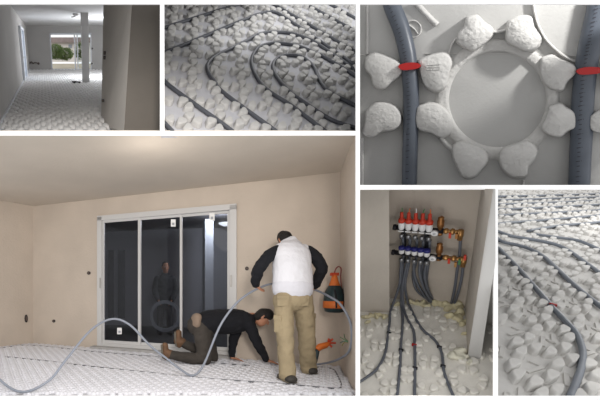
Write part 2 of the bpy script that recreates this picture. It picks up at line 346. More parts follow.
# orange conduit stub and wires at the wall foot
ow = thing('conduit_stub', at(316, 364, 5.3), 'orange conduit with dark end poking out low beside the standing man', 'conduit')
MB().tube([at(314.5, 363, 5.25), at(316.5, 356, 5.25), at(317.5, 349.5, 5.25)], .028, 8, 3).build('dark_end', 'tank_dark', ow, True)
MB().tube([at(317, 349.5, 5.25), at(320, 346.8, 5.25), at(325, 345.4, 5.26), at(329, 343.2, 5.28)], [.036, .042, .040, .024], 10, 3).build('conduit', 'orange', ow, True)
for a, b in ((3, 4), (6, 0), (2, -4), (-1, 4)): MB().tube([at(329, 343, 5.28), at(329+a*.5, 343-b*.6, 5.26), at(330+a, 343-b, 5.24)], .014, 6, 3).build('wire_end', 'orange_red', ow, True)
wg = thing('wire_tuft', at(343, 350, 4.75), 'thin green and yellow wires sticking out of right wall', 'wires')
for a, b, m_ in ((-7, -5, (.10, .22, .10)), (-5, 4, (.30, .28, .05)), (-7, 1, (.10, .2, .15)), (-3, -8, (.12, .2, .1)), (-5, -1, (.4, .4, .36))):
    MB().tube([at(349.5, 342.5, 4.62), at(346+a*.3, 341+b*.3, 4.66), at(347+a, 342+b, 4.7)], .005, 5, 3).build('wire', mat('wire%d%d' % (a, b), m_, .5), wg, True)

# ---------------------------------------------------------------- people
mat('skin', (.42, .20, .12), .55); mat('hair', (.012, .010, .009), .6, .3, 60, .5, 200)
mat('vest_white', (.66, .66, .70), .85, .05, 5, .35, 40); mat('knit_black', (.006, .0065, .010), .9, .2, 12, .3, 60)
mat('khaki', (.33, .265, .165), .9, .16, 5, .5, 28); mat('shoe', (.045, .040, .035), .7, .3, 20); mat('sole', (.16, .14, .11), .8)
mat('brown_trousers', (.055, .047, .040), .9, .3, 6, .4, 30); mat('tan_patch', (.27, .20, .15), .9, .15, 8); mat('boot_brown', (.16, .085, .045), .7, .3, 14)
mat('eye_white', (.7, .7, .68), .4)
def hand(mb, w, d, up, spread, L=.17, curl=.5):
    """palm + five fingers: w wrist, d towards the fingertips, up = back of the hand, spread = thumb side"""
    d, up, spread = Vector(d).normalized(), Vector(up).normalized(), Vector(spread).normalized()
    limb(mb, [w, w+d*L*.25, w+d*L*.5], [(.028, .02), (.040, .018), (.038, .015)], spread, 3, 10)
    for k, (o, l) in enumerate(((.028, .44), (.010, .50), (-.010, .46), (-.027, .36))):
        b = w+d*L*.5+spread*o; p = [b]; dd_ = d.copy()
        for q in range(3):
            dd_ = (dd_-up*curl*.55).normalized(); p.append(p[-1]+dd_*L*l/3)
        limb(mb, p, [.0095, .009, .0085, .0075], spread, 2, 8)
    b = w+d*L*.16+spread*.028
    limb(mb, [b, b+(d*.6+spread*.8).normalized()*L*.22, b+(d*.6+spread*.8).normalized()*L*.22+(d-up*curl*.5).normalized()*L*.2], [.012, .0105, .009], up, 2, 8)
def head(mb, c, face, up, s=1.0):
    face, up = Vector(face).normalized(), Vector(up).normalized(); side = face.cross(up)
    limb(mb, [c-up*.075*s+face*.015*s, c+up*.0*s, c+up*.06*s], [(.058*s, .072*s), (.073*s, .092*s), (.066*s, .082*s)], side, 4, 18)      # skull
    limb(mb, [c-up*.10*s+face*.045*s, c-up*.07*s+face*.035*s], [(.03*s, .03*s), (.05*s, .05*s)], side, 2, 12)                         # jaw
    limb(mb, [c+up*.015*s+face*.088*s, c-up*.025*s+face*.108*s], [(.008*s, .010*s), (.015*s, .014*s)], side, 2, 10)                     # nose
    limb(mb, [c-up*.062*s+face*.082*s-side*.018*s, c-up*.062*s+face*.082*s+side*.018*s], [.008*s, .008*s], up, 2, 8)                    # mouth
    for q in (-1, 1):
        limb(mb, [c-up*.03*s+side*q*.076*s-face*.01*s, c+up*.02*s+side*q*.080*s-face*.015*s], [(.008*s, .016*s), (.010*s, .02*s)], side, 2, 8)  # ears
    return side
def eyes(c, face, up, par, s=1.0):
    face, up = Vector(face).normalized(), Vector(up).normalized(); side = face.cross(up)
    for q in (-1, 1):
        e = c+up*.018*s+face*.083*s+side*q*.03*s
        MB().lathe(e-face*.008, face, [(0, .004), (.003, .009), (.009, .010), (.014, .006), (.015, .002)], 10).build('eye', 'eye_white', par, True)

# --- standing man
X = Vector((1, 0, 0)); Y = Vector((0, 1, 0)); Zv = Vector((0, 0, 1))
st = thing('person', G(297, 380), 'standing person seen from behind in white vest and khaki cargo trousers', 'person')
hc = at(285.0, 241.0, 4.99); hface = Vector((-.12, .75, -.62)); hup = Vector((-.1, .62, .75))
b = MB(); sd = head(b, hc, hface, hup, 1.0)
limb(b, [at(291, 252, 4.84), at(289.5, 246, 4.93), hc-hup.normalized()*.06], [.06, .055, .055], X)
limb(b, [at(293, 292, 4.72), at(293, 270, 4.75), at(292, 252, 4.82)], [(.16, .10), (.17, .11), (.15, .08)], X)
limb(b, [at(276, 251, 4.82), at(259, 268, 4.74), at(255.5, 282, 4.86), at(257, 286.5, 4.9)], [.045, .04, .032, .028], Y)
limb(b, [at(308, 251, 4.83), at(322, 267, 4.76), at(317, 283, 4.88), at(316, 287, 4.91)], [.045, .04, .032, .028], Y)
for q in ([at(284, 298, 4.70), at(284.5, 336, 4.62), at(287, 374, 4.5)], [at(303, 298, 4.76), at(307, 336, 4.82), at(308.5, 367, 4.93)]): limb(b, q, [.07, .055, .045], X)
hand(b, at(256.5, 285.2, 4.88), Vector((.62, .25, -.55)), Vector((-.75, -.35, -.1)), Vector((-.1, .7, .5)), .15, .9)
hand(b, at(316.5, 285.5, 4.9), Vector((-.5, .5, -.45)), Vector((.75, -.3, 0)), Vector((0, .7, .5)), .15, .9)
fuse('body', b, 'skin', st, .0085, 2)
b = MB(); limb(b, [hc-hup.normalized()*.03-hface.normalized()*.035, hc+hup.normalized()*.03-hface.normalized()*.02, hc+hup.normalized()*.075+hface.normalized()*.0], [(.082, .075), (.088, .095), (.072, .08)], sd, 4, 16)
fuse('hair', b, 'hair', st, .010, 3, .004, 60)
b = MB(); limb(b, [at(292.5, 289.5, 4.715), at(292.5, 281, 4.725), at(292, 266, 4.75), at(291.5, 254, 4.80), at(291.3, 248.5, 4.845), at(291, 245.5, 4.875)], [(.228, .155), (.232, .165), (.226, .17), (.222, .15), (.195, .115), (.12, .085)], X, 5, 24)
limb(b, [at(279, 250.5, 4.84), at(304, 250.0, 4.84)], [.078, .078], Y)
vs = fuse('vest', b, 'vest_white', st, .010, 4, .006, 9)
b = MB(); limb(b, [at(292.6, 289.6, 4.71), at(292.6, 286.8, 4.713)], [(.234, .160), (.238, .168)], X, 2, 24); fuse('waistband', b, mat('vest_rib', (.61, .61, .66), .9, .05, 5, .3, 90), vs, .012, 2)
b = MB(); limb(b, [at(283.5, 243.5, 4.90), at(290.5, 242.0, 4.875), at(298.5, 244.5, 4.87)], [.042, .060, .042], Zv, 4); limb(b, [at(286.5, 240, 4.92), at(293, 239.8, 4.89)], [.042, .048], Zv, 3); fuse('collar', b, 'vest_white', vs, .010, 3, .005, 14)
for q, nm in (([at(277, 250.5, 4.82), at(268, 257, 4.78), at(259.5, 268, 4.74), at(256, 279, 4.82), at(255.7, 284, 4.87)], 'left'), ([at(306.5, 250.5, 4.83), at(315, 257, 4.79), at(321.5, 267.5, 4.75), at(317.8, 279, 4.84), at(316, 285, 4.89)], 'right')):
    b = MB(); limb(b, q, [.070, .074, .072, .062, .050], Y, 5); fuse('sleeve', b, 'knit_black', st, .010, 3, .010, 12)
b = MB()
limb(b, [at(292.8, 287, 4.715), at(292.8, 292, 4.715), at(293, 299, 4.72)], [(.205, .135), (.218, .15), (.215, .15)], X, 4, 22)
limb(b, [at(283.3, 298, 4.70), at(283.5, 315, 4.67), at(285, 336, 4.62), at(286, 357, 4.56), at(287.3, 371, 4.50), at(287.4, 375.5, 4.485)], [(.112, .135), (.105, .12), (.094, .10), (.088, .095), (.090, .10), (.092, .105)], X, 4, 18)
limb(b, [at(302.8, 298, 4.75), at(304, 315, 4.78), at(306.5, 336, 4.82), at(307.5, 356, 4.88), at(308.3, 364, 4.92), at(308.5, 368, 4.925)], [(.112, .135), (.108, .12), (.098, .10), (.092, .095), (.095, .10), (.098, .105)], X, 4, 18)
tr = fuse('trousers', b, 'khaki', st, .010, 3, .010, 8)
def pocket(cx_, cy_, Z, w, h, name, tilt=0, par=tr):
    b = MB(); c_ = at(cx_, cy_, Z); s_ = Vector((math.cos(tilt), -math.sin(tilt)*.8, 0)); d_ = Vector((math.sin(tilt)*.8, math.cos(tilt), 0)); b.box(c_, s_*w, d_*.013, Zv*h); b.box(c_+Zv*h*.75-d_*.006, s_*w*1.04, d_*.015, Zv*h*.28)
    fuse(name, b, 'khaki', par, .008, 3)
pocket(283, 301, 4.572, .068, .062, 'back_pocket'); pocket(303, 301, 4.612, .068, .062, 'back_pocket')
pocket(277.8, 324, 4.61, .05, .10, 'cargo_pocket', .9); pocket(313.2, 322, 4.75, .05, .10, 'cargo_pocket', -.9)
b = MB(); b.lathe(at(292.8, 289.3, 4.715), Zv, [(0, .10), (.01, .10)], 20); 
for x_, y_, Z_ in ((287.3, 383, 4.47), (308.8, 374.6, 4.93)):
    g0 = G(x_, y_); g0.z = 0.012; g0.y = Z_-.085; yaw = Vector((.10 if x_ > 300 else -.06, 1, 0)).normalized()
    b = MB(); limb(b, [g0+Zv*.055, g0+yaw*.10+Zv*.06, g0+yaw*.20+Zv*.045, g0+yaw*.27+Zv*.04], [(.064, .045), (.066, .05), (.060, .04), (.045, .03)], X, 4, 16); limb(b, [g0+Zv*.05+yaw*.06, g0+Zv*.10+yaw*.06], [.05, .045], X)
    sh = fuse('shoe', b, 'shoe', st, .009, 3)
    b = MB(); limb(b, [g0+Zv*.022-yaw*.0, g0+yaw*.12+Zv*.022, g0+yaw*.27+Zv*.022], [(.069, .016), (.069, .014), (.058, .014)], X, 4, 16); fuse('sole', b, 'sole', sh, .008, 1)

# --- kneeling man
kn = thing('person', G(215, 364), 'person in black sweater kneeling on hands and knees by the wall', 'person')
hc = at(263.2, 317.5, 5.55); hface = Vector((.68, -.25, -.66)); hup = Vector((.72, -.08, .68))
b = MB(); sd = head(b, hc, hface, hup, 1.0)
limb(b, [at(246, 319, 5.6), at(253, 317, 5.6), hc-hup.normalized()*.07], [.075, .062, .055], Y)
limb(b, [at(204, 326, 5.6), at(225, 320, 5.6), at(246, 320, 5.6)], [(.13, .12), (.13, .11), (.15, .1)], Y)
limb(b, [at(249, 321, 5.47), at(257.5, 343, 5.43), at(267.5, 360, 5.47)], [.05, .042, .03], Y)
limb(b, [at(240, 325, 5.72), at(233.5, 341, 5.74), at(232, 357, 5.74)], [.05, .042, .03], Y)
hand(b, at(267, 360.2, 5.47), Vector((.93, 0, -.28)), Vector((.25, 0, 1)), Vector((0, .9, .1)), .19, .18)
hand(b, at(232, 357.6, 5.73), Vector((.93, -.1, -.25)), Vector((.25, 0, 1)), Vector((0, -.9, .1)), .19, .18)
fuse('body', b, 'skin', kn, .0085, 2); eyes(hc, hface, hup, kn)
b = MB(); fh = hface.normalized(); uh = hup.normalized()
limb(b, [hc-uh*.045-fh*.055, hc+uh*.02-fh*.03, hc+uh*.072+fh*.015], [(.078, .065), (.090, .095), (.080, .085)], sd, 4, 16); fuse('hair', b, 'hair', kn, .010, 3, .004, 60)
b = MB(); limb(b, [at(201, 325, 5.6), at(211, 322, 5.6), at(225, 321.5, 5.6), at(238, 321, 5.6), at(247, 320, 5.6), at(252, 318.5, 5.6)], [(.18, .155), (.19, .172), (.185, .178), (.19, .172), (.165, .13), (.08, .08)], Y, 4, 20)
limb(b, [at(245, 318.5, 5.52), at(249, 324, 5.47), at(257, 342, 5.43), at(266, 358.5, 5.465)], [.095, .088, .068, .045], Y, 4)
limb(b, [at(240, 322, 5.68), at(236, 331, 5.72), at(233.2, 342, 5.74), at(232, 355.5, 5.74)], [.09, .085, .066, .046], Y, 4)
fuse('sweater', b, 'knit_black', kn, .011, 3, .010, 10)
b = MB(); limb(b, [at(198, 325.5, 5.6), at(204, 328, 5.6)], [(.185, .150), (.185, .155)], Y, 3, 18)
limb(b, [at(202, 330, 5.50), at(203.5, 346, 5.48), at(205.5, 359, 5.47)], [(.105, .125), (.095, .11), (.08, .09)], Y, 4, 16)
limb(b, [at(205.5, 359, 5.47), at(190, 358, 5.49), at(172, 355, 5.53)], [(.08, .085), (.075, .08), (.065, .062)], Y, 4, 16)
limb(b, [at(203, 330, 5.70), at(209, 346, 5.74), at(213, 357.5, 5.76)], [(.105, .12), (.09, .1), (.075, .08)], Y, 4, 16)
limb(b, [at(213, 357, 5.76), at(199, 350, 5.78), at(183, 343, 5.8)], [(.075, .08), (.072, .075), (.06, .06)], Y, 4, 16)
kt = fuse('trousers', b, 'brown_trousers', kn, .011, 3, .009, 9)
b = MB(); limb(b, [at(196.5, 318.5, 5.55), at(196.2, 325, 5.53)], [(.14, .075), (.13, .07)], Y, 3, 14); fuse('seat_patch', b, 'tan_patch', kt, .010, 3)
for (a_, h_, t_, Z_) in (((171, 354.5), (163.5, 345.5), (165, 357.5), 5.54), ((182, 342), (177, 332.5), (178, 345.5), 5.80)):
    b = MB(); limb(b, [at(a_[0], a_[1], Z_), at(a_[0]-4, a_[1]-1, Z_)], [.066, .064], Y, 3); limb(b, [at(h_[0]+1.5, h_[1], Z_), at((h_[0]+t_[0])/2+1, (h_[1]+t_[1])/2, Z_), at(t_[0]+1, t_[1], Z_)], [(.05, .045), (.055, .05), (.05, .038)], Y, 4, 14)
    bo = fuse('boot', b, 'boot_brown', kn, .009, 3)
    b = MB(); limb(b, [at(h_[0]-1.8, h_[1], Z_), at((h_[0]+t_[0])/2-2.2, (h_[1]+t_[1])/2, Z_), at(t_[0]-1.8, t_[1]+.4, Z_)], [(.052, .016), (.056, .014), (.052, .014)], Y, 4, 14); fuse('sole', b, 'sole', bo, .008, 1)

# --- reflected person with a coil of pipe, built solid behind the glass
mat('jacket_dark', (.035, .037, .042), .85, .2, 10); mat('trouser_dark', (.06, .06, .065), .9); mat('coil_grey', (.22, .235, .26), .45)
ZG = 9.2; gp = thing('person', at(165, 334.4, ZG), 'dim reflected person in dark jacket built solid behind the middle glass pane', 'person')
hc = at(165.5, 267.5, ZG-.02); b = MB(); head(b, hc, Vector((.05, -1, -.12)), Vector((0, -.1, 1)), 1.0)
limb(b, [at(165.5, 277, ZG), hc-Zv*.06], [.06, .055], X); limb(b, [at(165, 300, ZG), at(165, 280, ZG)], [(.15, .1), (.18, .1)], X)
for s in (-1, 1):
    limb(b, [at(165+s*7.5, 279, ZG), at(165+s*10, 291, ZG-.05), at(165+s*6.5, 300.5, ZG-.22)], [.05, .045, .03], Y)
    limb(b, [at(165+s*4, 303, ZG), at(165+s*4.5, 318, ZG), at(165+s*5, 331, ZG)], [.07, .055, .04], X)
    hand(b, at(165+s*6.5, 300.2, ZG-.22), Vector((-s*.3, -.3, -.9)), Vector((s*.8, -.2, 0)), Vector((0, -1, 0)), .15, .6)
fuse('body', b, 'skin', gp, .010, 2); eyes(hc, Vector((.05, -1, -.12)), Vector((0, -.1, 1)), gp)
b = MB(); limb(b, [hc+Zv*.03+Y*.03, hc+Zv*.075+Y*.015], [(.085, .09), (.078, .085)], X); fuse('hair', b, 'hair', gp, .012, 2)
b = MB(); limb(b, [at(165, 302, ZG), at(165, 290, ZG), at(165, 280, ZG), at(165.3, 275.5, ZG)], [(.19, .13), (.20, .14), (.21, .13), (.10, .09)], X, 4, 18)
for s in (-1, 1): limb(b, [at(165+s*7.5, 279, ZG), at(165+s*10.2, 291, ZG-.05), at(165+s*7, 299.5, ZG-.2)], [.085, .07, .05], Y)
fuse('jacket', b, 'jacket_dark', gp, .012, 3, .008, 9)
b = MB(); limb(b, [at(165, 301, ZG), at(165, 304, ZG)], [(.18, .13), (.18, .13)], X)
for s in (-1, 1): limb(b, [at(165+s*4, 304, ZG), at(165+s*4.5, 318, ZG), at(165+s*5, 332, ZG)], [.10, .08, .07], X)
fuse('trousers', b, 'trouser_dark', gp, .013, 3)
for s in (-1, 1): b = MB(); q = at(165+s*5, 334, ZG); q.z = .045; limb(b, [q, q-Y*.2], [(.045, .04), (.045, .035)], X); fuse('shoe', b, 'shoe', gp, .012, 2)
ck = thing('reflected_coil', at(165, 330.5, ZG-.32), 'large dark reflected coil of pipe built solid behind glass', 'coil')
ring = lambda c_, R_, tl, n=36: [c_+Vector((math.cos(2*PI*i/n)*R_, math.sin(2*PI*i/n)*R_*tl, math.sin(2*PI*i/n)*R_)) for i in range(n+1)]
for i in range(6):
    R_ = .285+.026*(i % 3); c_ = at(165, 316.0, ZG-.32)+Y*(.03*(i//3)-.02)
    MB().tube(ring(c_, R_, .12), .0135, 8, 1, caps=False).build('turn', 'coil_grey', ck, True)

# ================================================================ nub boards: generic lattice
def set_basis(vpa, vpb, org, Z0, la, lb, sa=1, sb=1):
    a = ray(*vpa).normalized()*la*sa; b_ = ray(*vpb).normalized()*lb*sb
    O = at(org[0], org[1], Z0); n = a.cross(b_).normalized()
    if n.dot(EYE-O) < 0: n = -n
    return O, a, b_, n
def pix(P): d = Vector(P)-EYE; return CX+F*d.x/d.y, CY-F*d.z/d.y
def solve_ij(P, O, a, b_):
    d = Vector(P)-O; aa, ab, bb = a.dot(a), a.dot(b_), b_.dot(b_); da, db = d.dot(a), d.dot(b_); D = aa*bb-ab*ab
    return (da*bb-db*ab)/D, (db*aa-da*ab)/D
def nub_board(par, O, a, b_, up, rr, hh, win, paths, clear, m, limit, irange, jrange, seg=16, jit=.03, test=None):
    """paths: list of lattice-space polylines; nubs keep clear of them"""
    meshes = []
    for q in range(8):
        ux, uy = RING[q]; rot = math.atan2(uy, ux)+PI
        V, Fc = nub_shape(1, 1, seg, .15, rot)
        me = bpy.data.meshes.new('nub'); me.from_pydata([tuple(a*(x*rr)+b_*(y*rr)+up*(z*hh)) for x, y, z in V], [], Fc)
        bm = bmesh.new(); bm.from_mesh(me); bmesh.ops.recalc_face_normals(bm, faces=bm.faces); bm.to_mesh(me); bm.free()
        for p in me.polygons: p.use_smooth = len(p.vertices) == 4
        me.materials.append(MATS[m]); meshes.append(me)
    segs = []
    for L in paths: segs += [(L[i], L[i+1]) for i in range(len(L)-1)]
    out = []
    for i in range(*irange):
        for j in range(*jrange):
            for q, (u, v) in enumerate(RING):
                x, y = i+u+random.uniform(-jit, jit), j+v+random.uniform(-jit, jit)
                P = O+a*x+b_*y
                if (P-EYE).y < 1: continue
                px, py = pix(P)
                if not (win[0]-25 < px < win[2]+25 and win[1]-25 < py < win[3]+25): continue
                for _ in range(2):
                    best = None
                    for (p0, p1) in segs:
                        dx, dy = p1[0]-p0[0], p1[1]-p0[1]; L2 = dx*dx+dy*dy+1e-9
                        t = max(0, min(1, ((x-p0[0])*dx+(y-p0[1])*dy)/L2)); ex, ey = x-p0[0]-dx*t, y-p0[1]-dy*t; d = math.hypot(ex, ey)
                        if best is None or d < best[0]: best = (d, ex, ey)
                    if best and best[0] < clear:
                        s_ = (clear-best[0])/(best[0]+1e-6); x += best[1]*s_; y += best[2]*s_
                P = O+a*x+b_*y
                if (P-EYE).y < 1: continue
                px, py = pix(P)
                if not (win[0] < px < win[2] and win[1] < py < win[3]): continue
                if test and not test(P, px, py): continue
                out.append(((P-EYE).y, P, q))
    out.sort(key=lambda t: t[0]); po = ORG[par.name]
    for d, P, q in out[:limit]:
        o = bpy.data.objects.new('nub', meshes[q]); COL.objects.link(o); o.parent = par; o.location = P-po
        s_ = random.uniform(.93, 1.07); o.scale = (s_, s_, random.uniform(.93, 1.05))
    if len(out) > limit:
        rest = MB()
        V0, F0 = nub_shape(1, 1, 8, .1, 0)
        for d, P, q in out[limit:]: rest.add([P+a*(x*rr)+b_*(y*rr)+up*(z*hh) for x, y, z in V0], F0)
        rest.build('far_nubs', m, par, True)['kind'] = 'stuff'
    return len(out)
def lat(L, O, a, b_, n, lift): return [solve_ij(hit(x, y, O+n*lift, n)-n*lift, O, a, b_) for x, y in L]
def pipe_px(L, O, n, lift, r, lab, grp, m='pipe_grey', seg=8, name='heating_pipe'):
    return tag(MB().tube([hit(x, y, O+n*lift, n) for x, y in L], r, seg, 4).build(name, m, None, True), lab, 'pipe', grp)

# ================================================================ spiral of pipe (top middle)
O, a, b_, n = set_basis((539.8, -108.1), (-484, -421), (174.4, 113.3), 4.35, .639*4.35/4.2, .449*4.35/4.2, 1, -1)
PIT = (a.length+b_.length)/2
mat('spiral_foam', (.56, .55, .535), **EPS); mat('spiral_base', (.56, .56, .59), .8, .06, 5, .2, 60)
bd = thing('insulation_board', O, 'white studded insulation board carrying the spiral of grey pipe', 'board')
cor = [hit(x, y, O, n) for x, y in ((162.6, 132.6), (357.5, 132.6), (357.5, -40), (162.6, -40))]
MB().prism(cor, -n*.06).build('base_panel', 'spiral_base', bd)
SP = [([(163.5, 28), (193, 18.5), (234, 5.6), (262, -3)], 'straight pipe nearest the top left of the spiral board'),
      ([(163.5, 53), (193, 41), (223, 28.5), (247, 18.5), (262, 13), (275, 12), (292, 22), (320, 41), (356, 66)], 'pipe bending over the top of the spiral board, outside the loops'),
      ([(277, 132), (224, 93), (215, 82), (208.5, 73), (207.7, 64.5), (215, 56.5), (229, 49.5), (245, 41.5), (260, 33.8), (276, 32), (292, 33.6), (308, 39), (319, 44.5), (356, 70.5)], 'outermost pipe loop of the spiral'),
      ([(326, 132), (292, 106), (270, 92), (260, 82), (253, 69), (252, 58), (258, 48), (268, 44), (279, 43), (298, 46), (313, 52), (324, 57), (346, 70), (356, 76.5)], 'middle pipe loop of the spiral'),
      ([(356.5, 106), (340, 98), (327, 90), (319, 79), (314, 67), (303, 57.6), (292, 55), (281, 56.3), (274, 62), (273.5, 70), (279, 80), (290, 92), (302, 101), (324, 115.5), (337, 122), (356, 128)], 'innermost pipe loop of the spiral'),
      ([(163.5, 80), (175, 90), (224, 125), (233, 132)], 'straight pipe crossing the lower left of the spiral board'),
      ([(163.5, 122), (168, 127), (173, 132)], 'short pipe end in the bottom left corner of spiral board'),
      ([(262, -4), (273, 3.5), (315, 28), (356, 52)], 'straight pipe above the spiral, third from the top right corner'),
      ([(292, -4), (306, 4), (356, 31.5)], 'straight pipe above the spiral, second from the top right corner'),
      ([(318, -4), (332, 5), (356, 18.5)], 'straight pipe nearest the top right corner of spiral board')]
lift = PIT*.045; pr = PIT*.044
paths = [lat(L, O, a, b_, n, lift) for L, _ in SP]
for L, lab in SP: pipe_px(L, O, n, lift, pr, lab, 'pipes of the spiral board', 'pipe_dark')
nub_board(bd, O, a, b_, n, .116, PIT*.105, (165, -14, 354.5, 133), paths, .15, 'spiral_foam', 300, (-3, 14), (-10, 12))
mat('ink_grey', (.56, .56, .59), .8)

# ================================================================ close-up of one ring (top right)
c0 = BC; n = (EYE-c0).normalized(); k = 6.0/F*1.15
T = lambda x, y, h=0.0: hit(x, y, c0, n)+n*h
Tz = lambda x, y, h: hit(x, y, c0+n*h, n)
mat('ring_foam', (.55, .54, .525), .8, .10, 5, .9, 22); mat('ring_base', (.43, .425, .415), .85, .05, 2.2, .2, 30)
bd = thing('insulation_board', c0, 'close view of white studded board with one ring of eight nubs', 'board')
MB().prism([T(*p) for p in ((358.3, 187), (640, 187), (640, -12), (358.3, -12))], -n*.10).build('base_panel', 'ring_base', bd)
def blob_px(outl, h0, h1, name, m, bevel=2.0, smooth=True):
    """flat-topped lump from a pixel outline, soft shoulder"""
    P, _ = smooth_path([Vector((x, y, 0)) for x, y in outl]+[Vector((*outl[0], 0))], 1.0, 3); P = P[:-1]; N = len(P)
    cx_ = sum(p.x for p in P)/N; cy_ = sum(p.y for p in P)/N; V = []
    for s_, hh in ((1.06, h0), (1.0, h0+(h1-h0)*.7), (.96, h0+(h1-h0)*.92), (.88, h1)):
        for p in P: V.append(Tz(cx_+(p.x-cx_)*s_, cy_+(p.y-cy_)*s_, hh))
    Fc = [(i*N+q, i*N+(q+1) % N, (i+1)*N+(q+1) % N, (i+1)*N+q) for i in range(3) for q in range(N)]
    ti = len(V); V.append(Tz(cx_, cy_, h1*1.01)); Fc += [(3*N+q, 3*N+(q+1) % N, ti) for q in range(N)]
    return mk(name, V, Fc, m, bd, smooth)
# the recessed round seat: raised collar around a disc
rim = MB(); N = 64; V = []; rc = (497.5, 99.5)
prof = [(47.5, 0.0), (49.0, 10*k), (51.5, 12*k), (56.5, 12*k), (59.0, 10*k), (61.0, 0.0)]
for rr, hh in prof:
    for q in range(N):
        t = 2*PI*q/N; V.append(Tz(rc[0]+rr*1.02*math.cos(t), rc[1]+rr*math.sin(t), hh*.24))
rim.add(V, [(i*N+q, i*N+(q+1) % N, (i+1)*N+(q+1) % N, (i+1)*N+q) for i in range(len(prof)-1) for q in range(N)])
rim.build('ring_collar', 'ring_foam', bd, True)
NB = [[(466, 18), (477, 15.5), (484, 22), (492, 28), (492, 36), (484, 44), (473, 51), (465, 48), (457, 42), (459, 33), (464, 27)],
      [(508, 22), (519, 16.5), (531, 17), (534, 27), (541, 38), (537, 48), (527, 51.5), (515, 47), (507, 42), (506, 32)],
      [(541, 59), (552, 55), (561, 60), (574, 65), (576, 73), (567, 82), (563, 90), (551, 89), (542, 80), (540, 69)],
      [(549, 106), (560, 103), (566, 107), (575, 113), (576, 127), (568, 131), (560, 137), (549, 135), (541, 128), (546, 117)],
      [(503, 148), (518, 143), (528, 141), (537, 148), (536, 157), (529, 166), (526, 176), (512, 177), (502, 168), (499, 157)],
      [(462, 141), (474, 145), (485, 151), (488, 160), (482, 169), (474, 177), (463, 177), (458, 168), (453, 157), (453, 146)],
      [(417, 107), (428, 103), (440, 105), (448, 113), (452, 124), (450, 133), (441, 138), (431, 133), (419, 130), (415, 120)],
      [(418, 61), (432, 55), (446, 53), (452, 62), (449, 73), (446, 86), (437, 92), (427, 88), (422, 80), (420, 71)],
      [(366, 58), (375, 53), (388, 57), (400, 63), (402, 73), (393, 81), (384, 89), (374, 86), (371, 76), (365, 68)],
      [(366, 111), (376, 103), (391, 104), (400, 112), (401, 123), (394, 130), (382, 132), (373, 137), (364, 133), (365, 122)],
      [(590, 116), (600, 110), (614, 112), (620, 124), (612, 133), (600, 133), (590, 129)],
      [(606, 62), (618, 56), (630, 62), (628, 80), (614, 86), (606, 76)]]
for L in NB: blob_px(L, 0, 12*k, 'nub', 'ring_foam')
# low ridges, seams, embossed marks
def ridge(L, w, h, name='ridge', m='ring_foam'):
    P, _ = smooth_path([Vector((x, y, 0)) for x, y in L], 1, 5); V = []; N = len(P)
    for i in range(N):
        t = P[min(i+1, N-1)]-P[max(i-1, 0)]; nx, ny = -t.y/t.length, t.x/t.length
        for s_, hh in ((-1, 0), (-.5, h), (.5, h), (1, 0)): V.append(Tz(P[i].x+nx*w*s_, P[i].y+ny*w*s_, hh))
    mk(name, V, [(i*4+q, i*4+q+1, (i+1)*4+q+1, (i+1)*4+q) for i in range(N-1) for q in range(3)], m, bd, True)
ridge([(533, -8), (534, 8), (538, 24), (545, 38), (555, 49), (566, 57), (577, 62)], 1.6, 4*k)
ridge([(484, 29), (496, 32), (508, 29)], 1.8, 6*k)
ridge([(447, 60), (452, 44), (461, 34)], 1.2, 4*k); ridge([(441, 138), (448, 146), (455, 150)], 2.5, 6*k)
ridge([(415, 2), (426, 14), (437, 25)], 3.2, 3.5*k, 'embossed_bar')
ridge([(425, 53.6), (500, 53.2), (540, 55)], .5, 1.0*k, 'mould_seam'); ridge([(359, 55), (366, 55)], .5, 1.0*k, 'mould_seam'); ridge([(549, 55), (640, 57)], .5, 1*k, 'mould_seam')
ridge([(367, -8), (367.5, 30), (367, 54)], 1.6, 3*k); ridge([(362.5, 138), (362, 186.5)], 1.4, 3*k); ridge([(524, 180), (523, 186.5)], 1.4, 3*k)
ridge([(413+8*math.cos(t*PI/8), 29+8.5*math.sin(t*PI/8)) for t in range(17)], .9, 1.5*k, 'embossed_circle'); ridge([(408.5, 25), (414, 29), (418, 34)], 1.0, 1.5*k, 'embossed_mark')
for y_ in (65, 67.5, 70): ridge([(427, y_), (440, y_-.6)], .35, 0.5*k+12*k, 'embossed_line')
def print_pipe(name, L, r, lab, h):
    t = thing(name, T(L[0][0], L[0][1], h), lab, 'pipe', 'pipes of the close view board')
    P = [Tz(x, y, h) for x, y in L]; MB().tube(P, r, 18, 6).build('tube_wall', mat('pipe_blue_grey', (.085, .098, .122), .38, .12, 5), t, True)
    PP, _ = smooth_path(P, 1, 12); tk = MB()
    for i in range(2, len(PP)-2, 2):
        tg = (PP[i+1]-PP[i-1]).normalized(); sd_ = tg.cross(n).normalized(); ln = r*(.30 if i % 6 else .5)
        cc = PP[i]+n*r*.96+sd_*r*.22; tk.box(cc, sd_*ln*.5, tg*r*.05, n*r*.03)
    tk.build('printed_scale', mat('ink_dark', (.03, .03, .04), .6), t)['kind'] = 'stuff'
    return t
rp = 6.1*k
print_pipe('heating_pipe', [(388, -10), (391.6, 4.7), (401, 28.5), (407, 52), (409.5, 71), (411, 95), (411, 118.6), (410, 150), (409.3, 187)], rp, 'thick grey pipe left of the ring, bending left at top', 6.6*k)
print_pipe('heating_pipe', [(603, -12), (598, 9.5), (592, 35), (588, 55), (584.5, 80), (582.5, 105), (581.4, 133), (580, 160), (579, 187)], rp, 'thick grey pipe right of the ring, leaning right at top', 6.6*k)
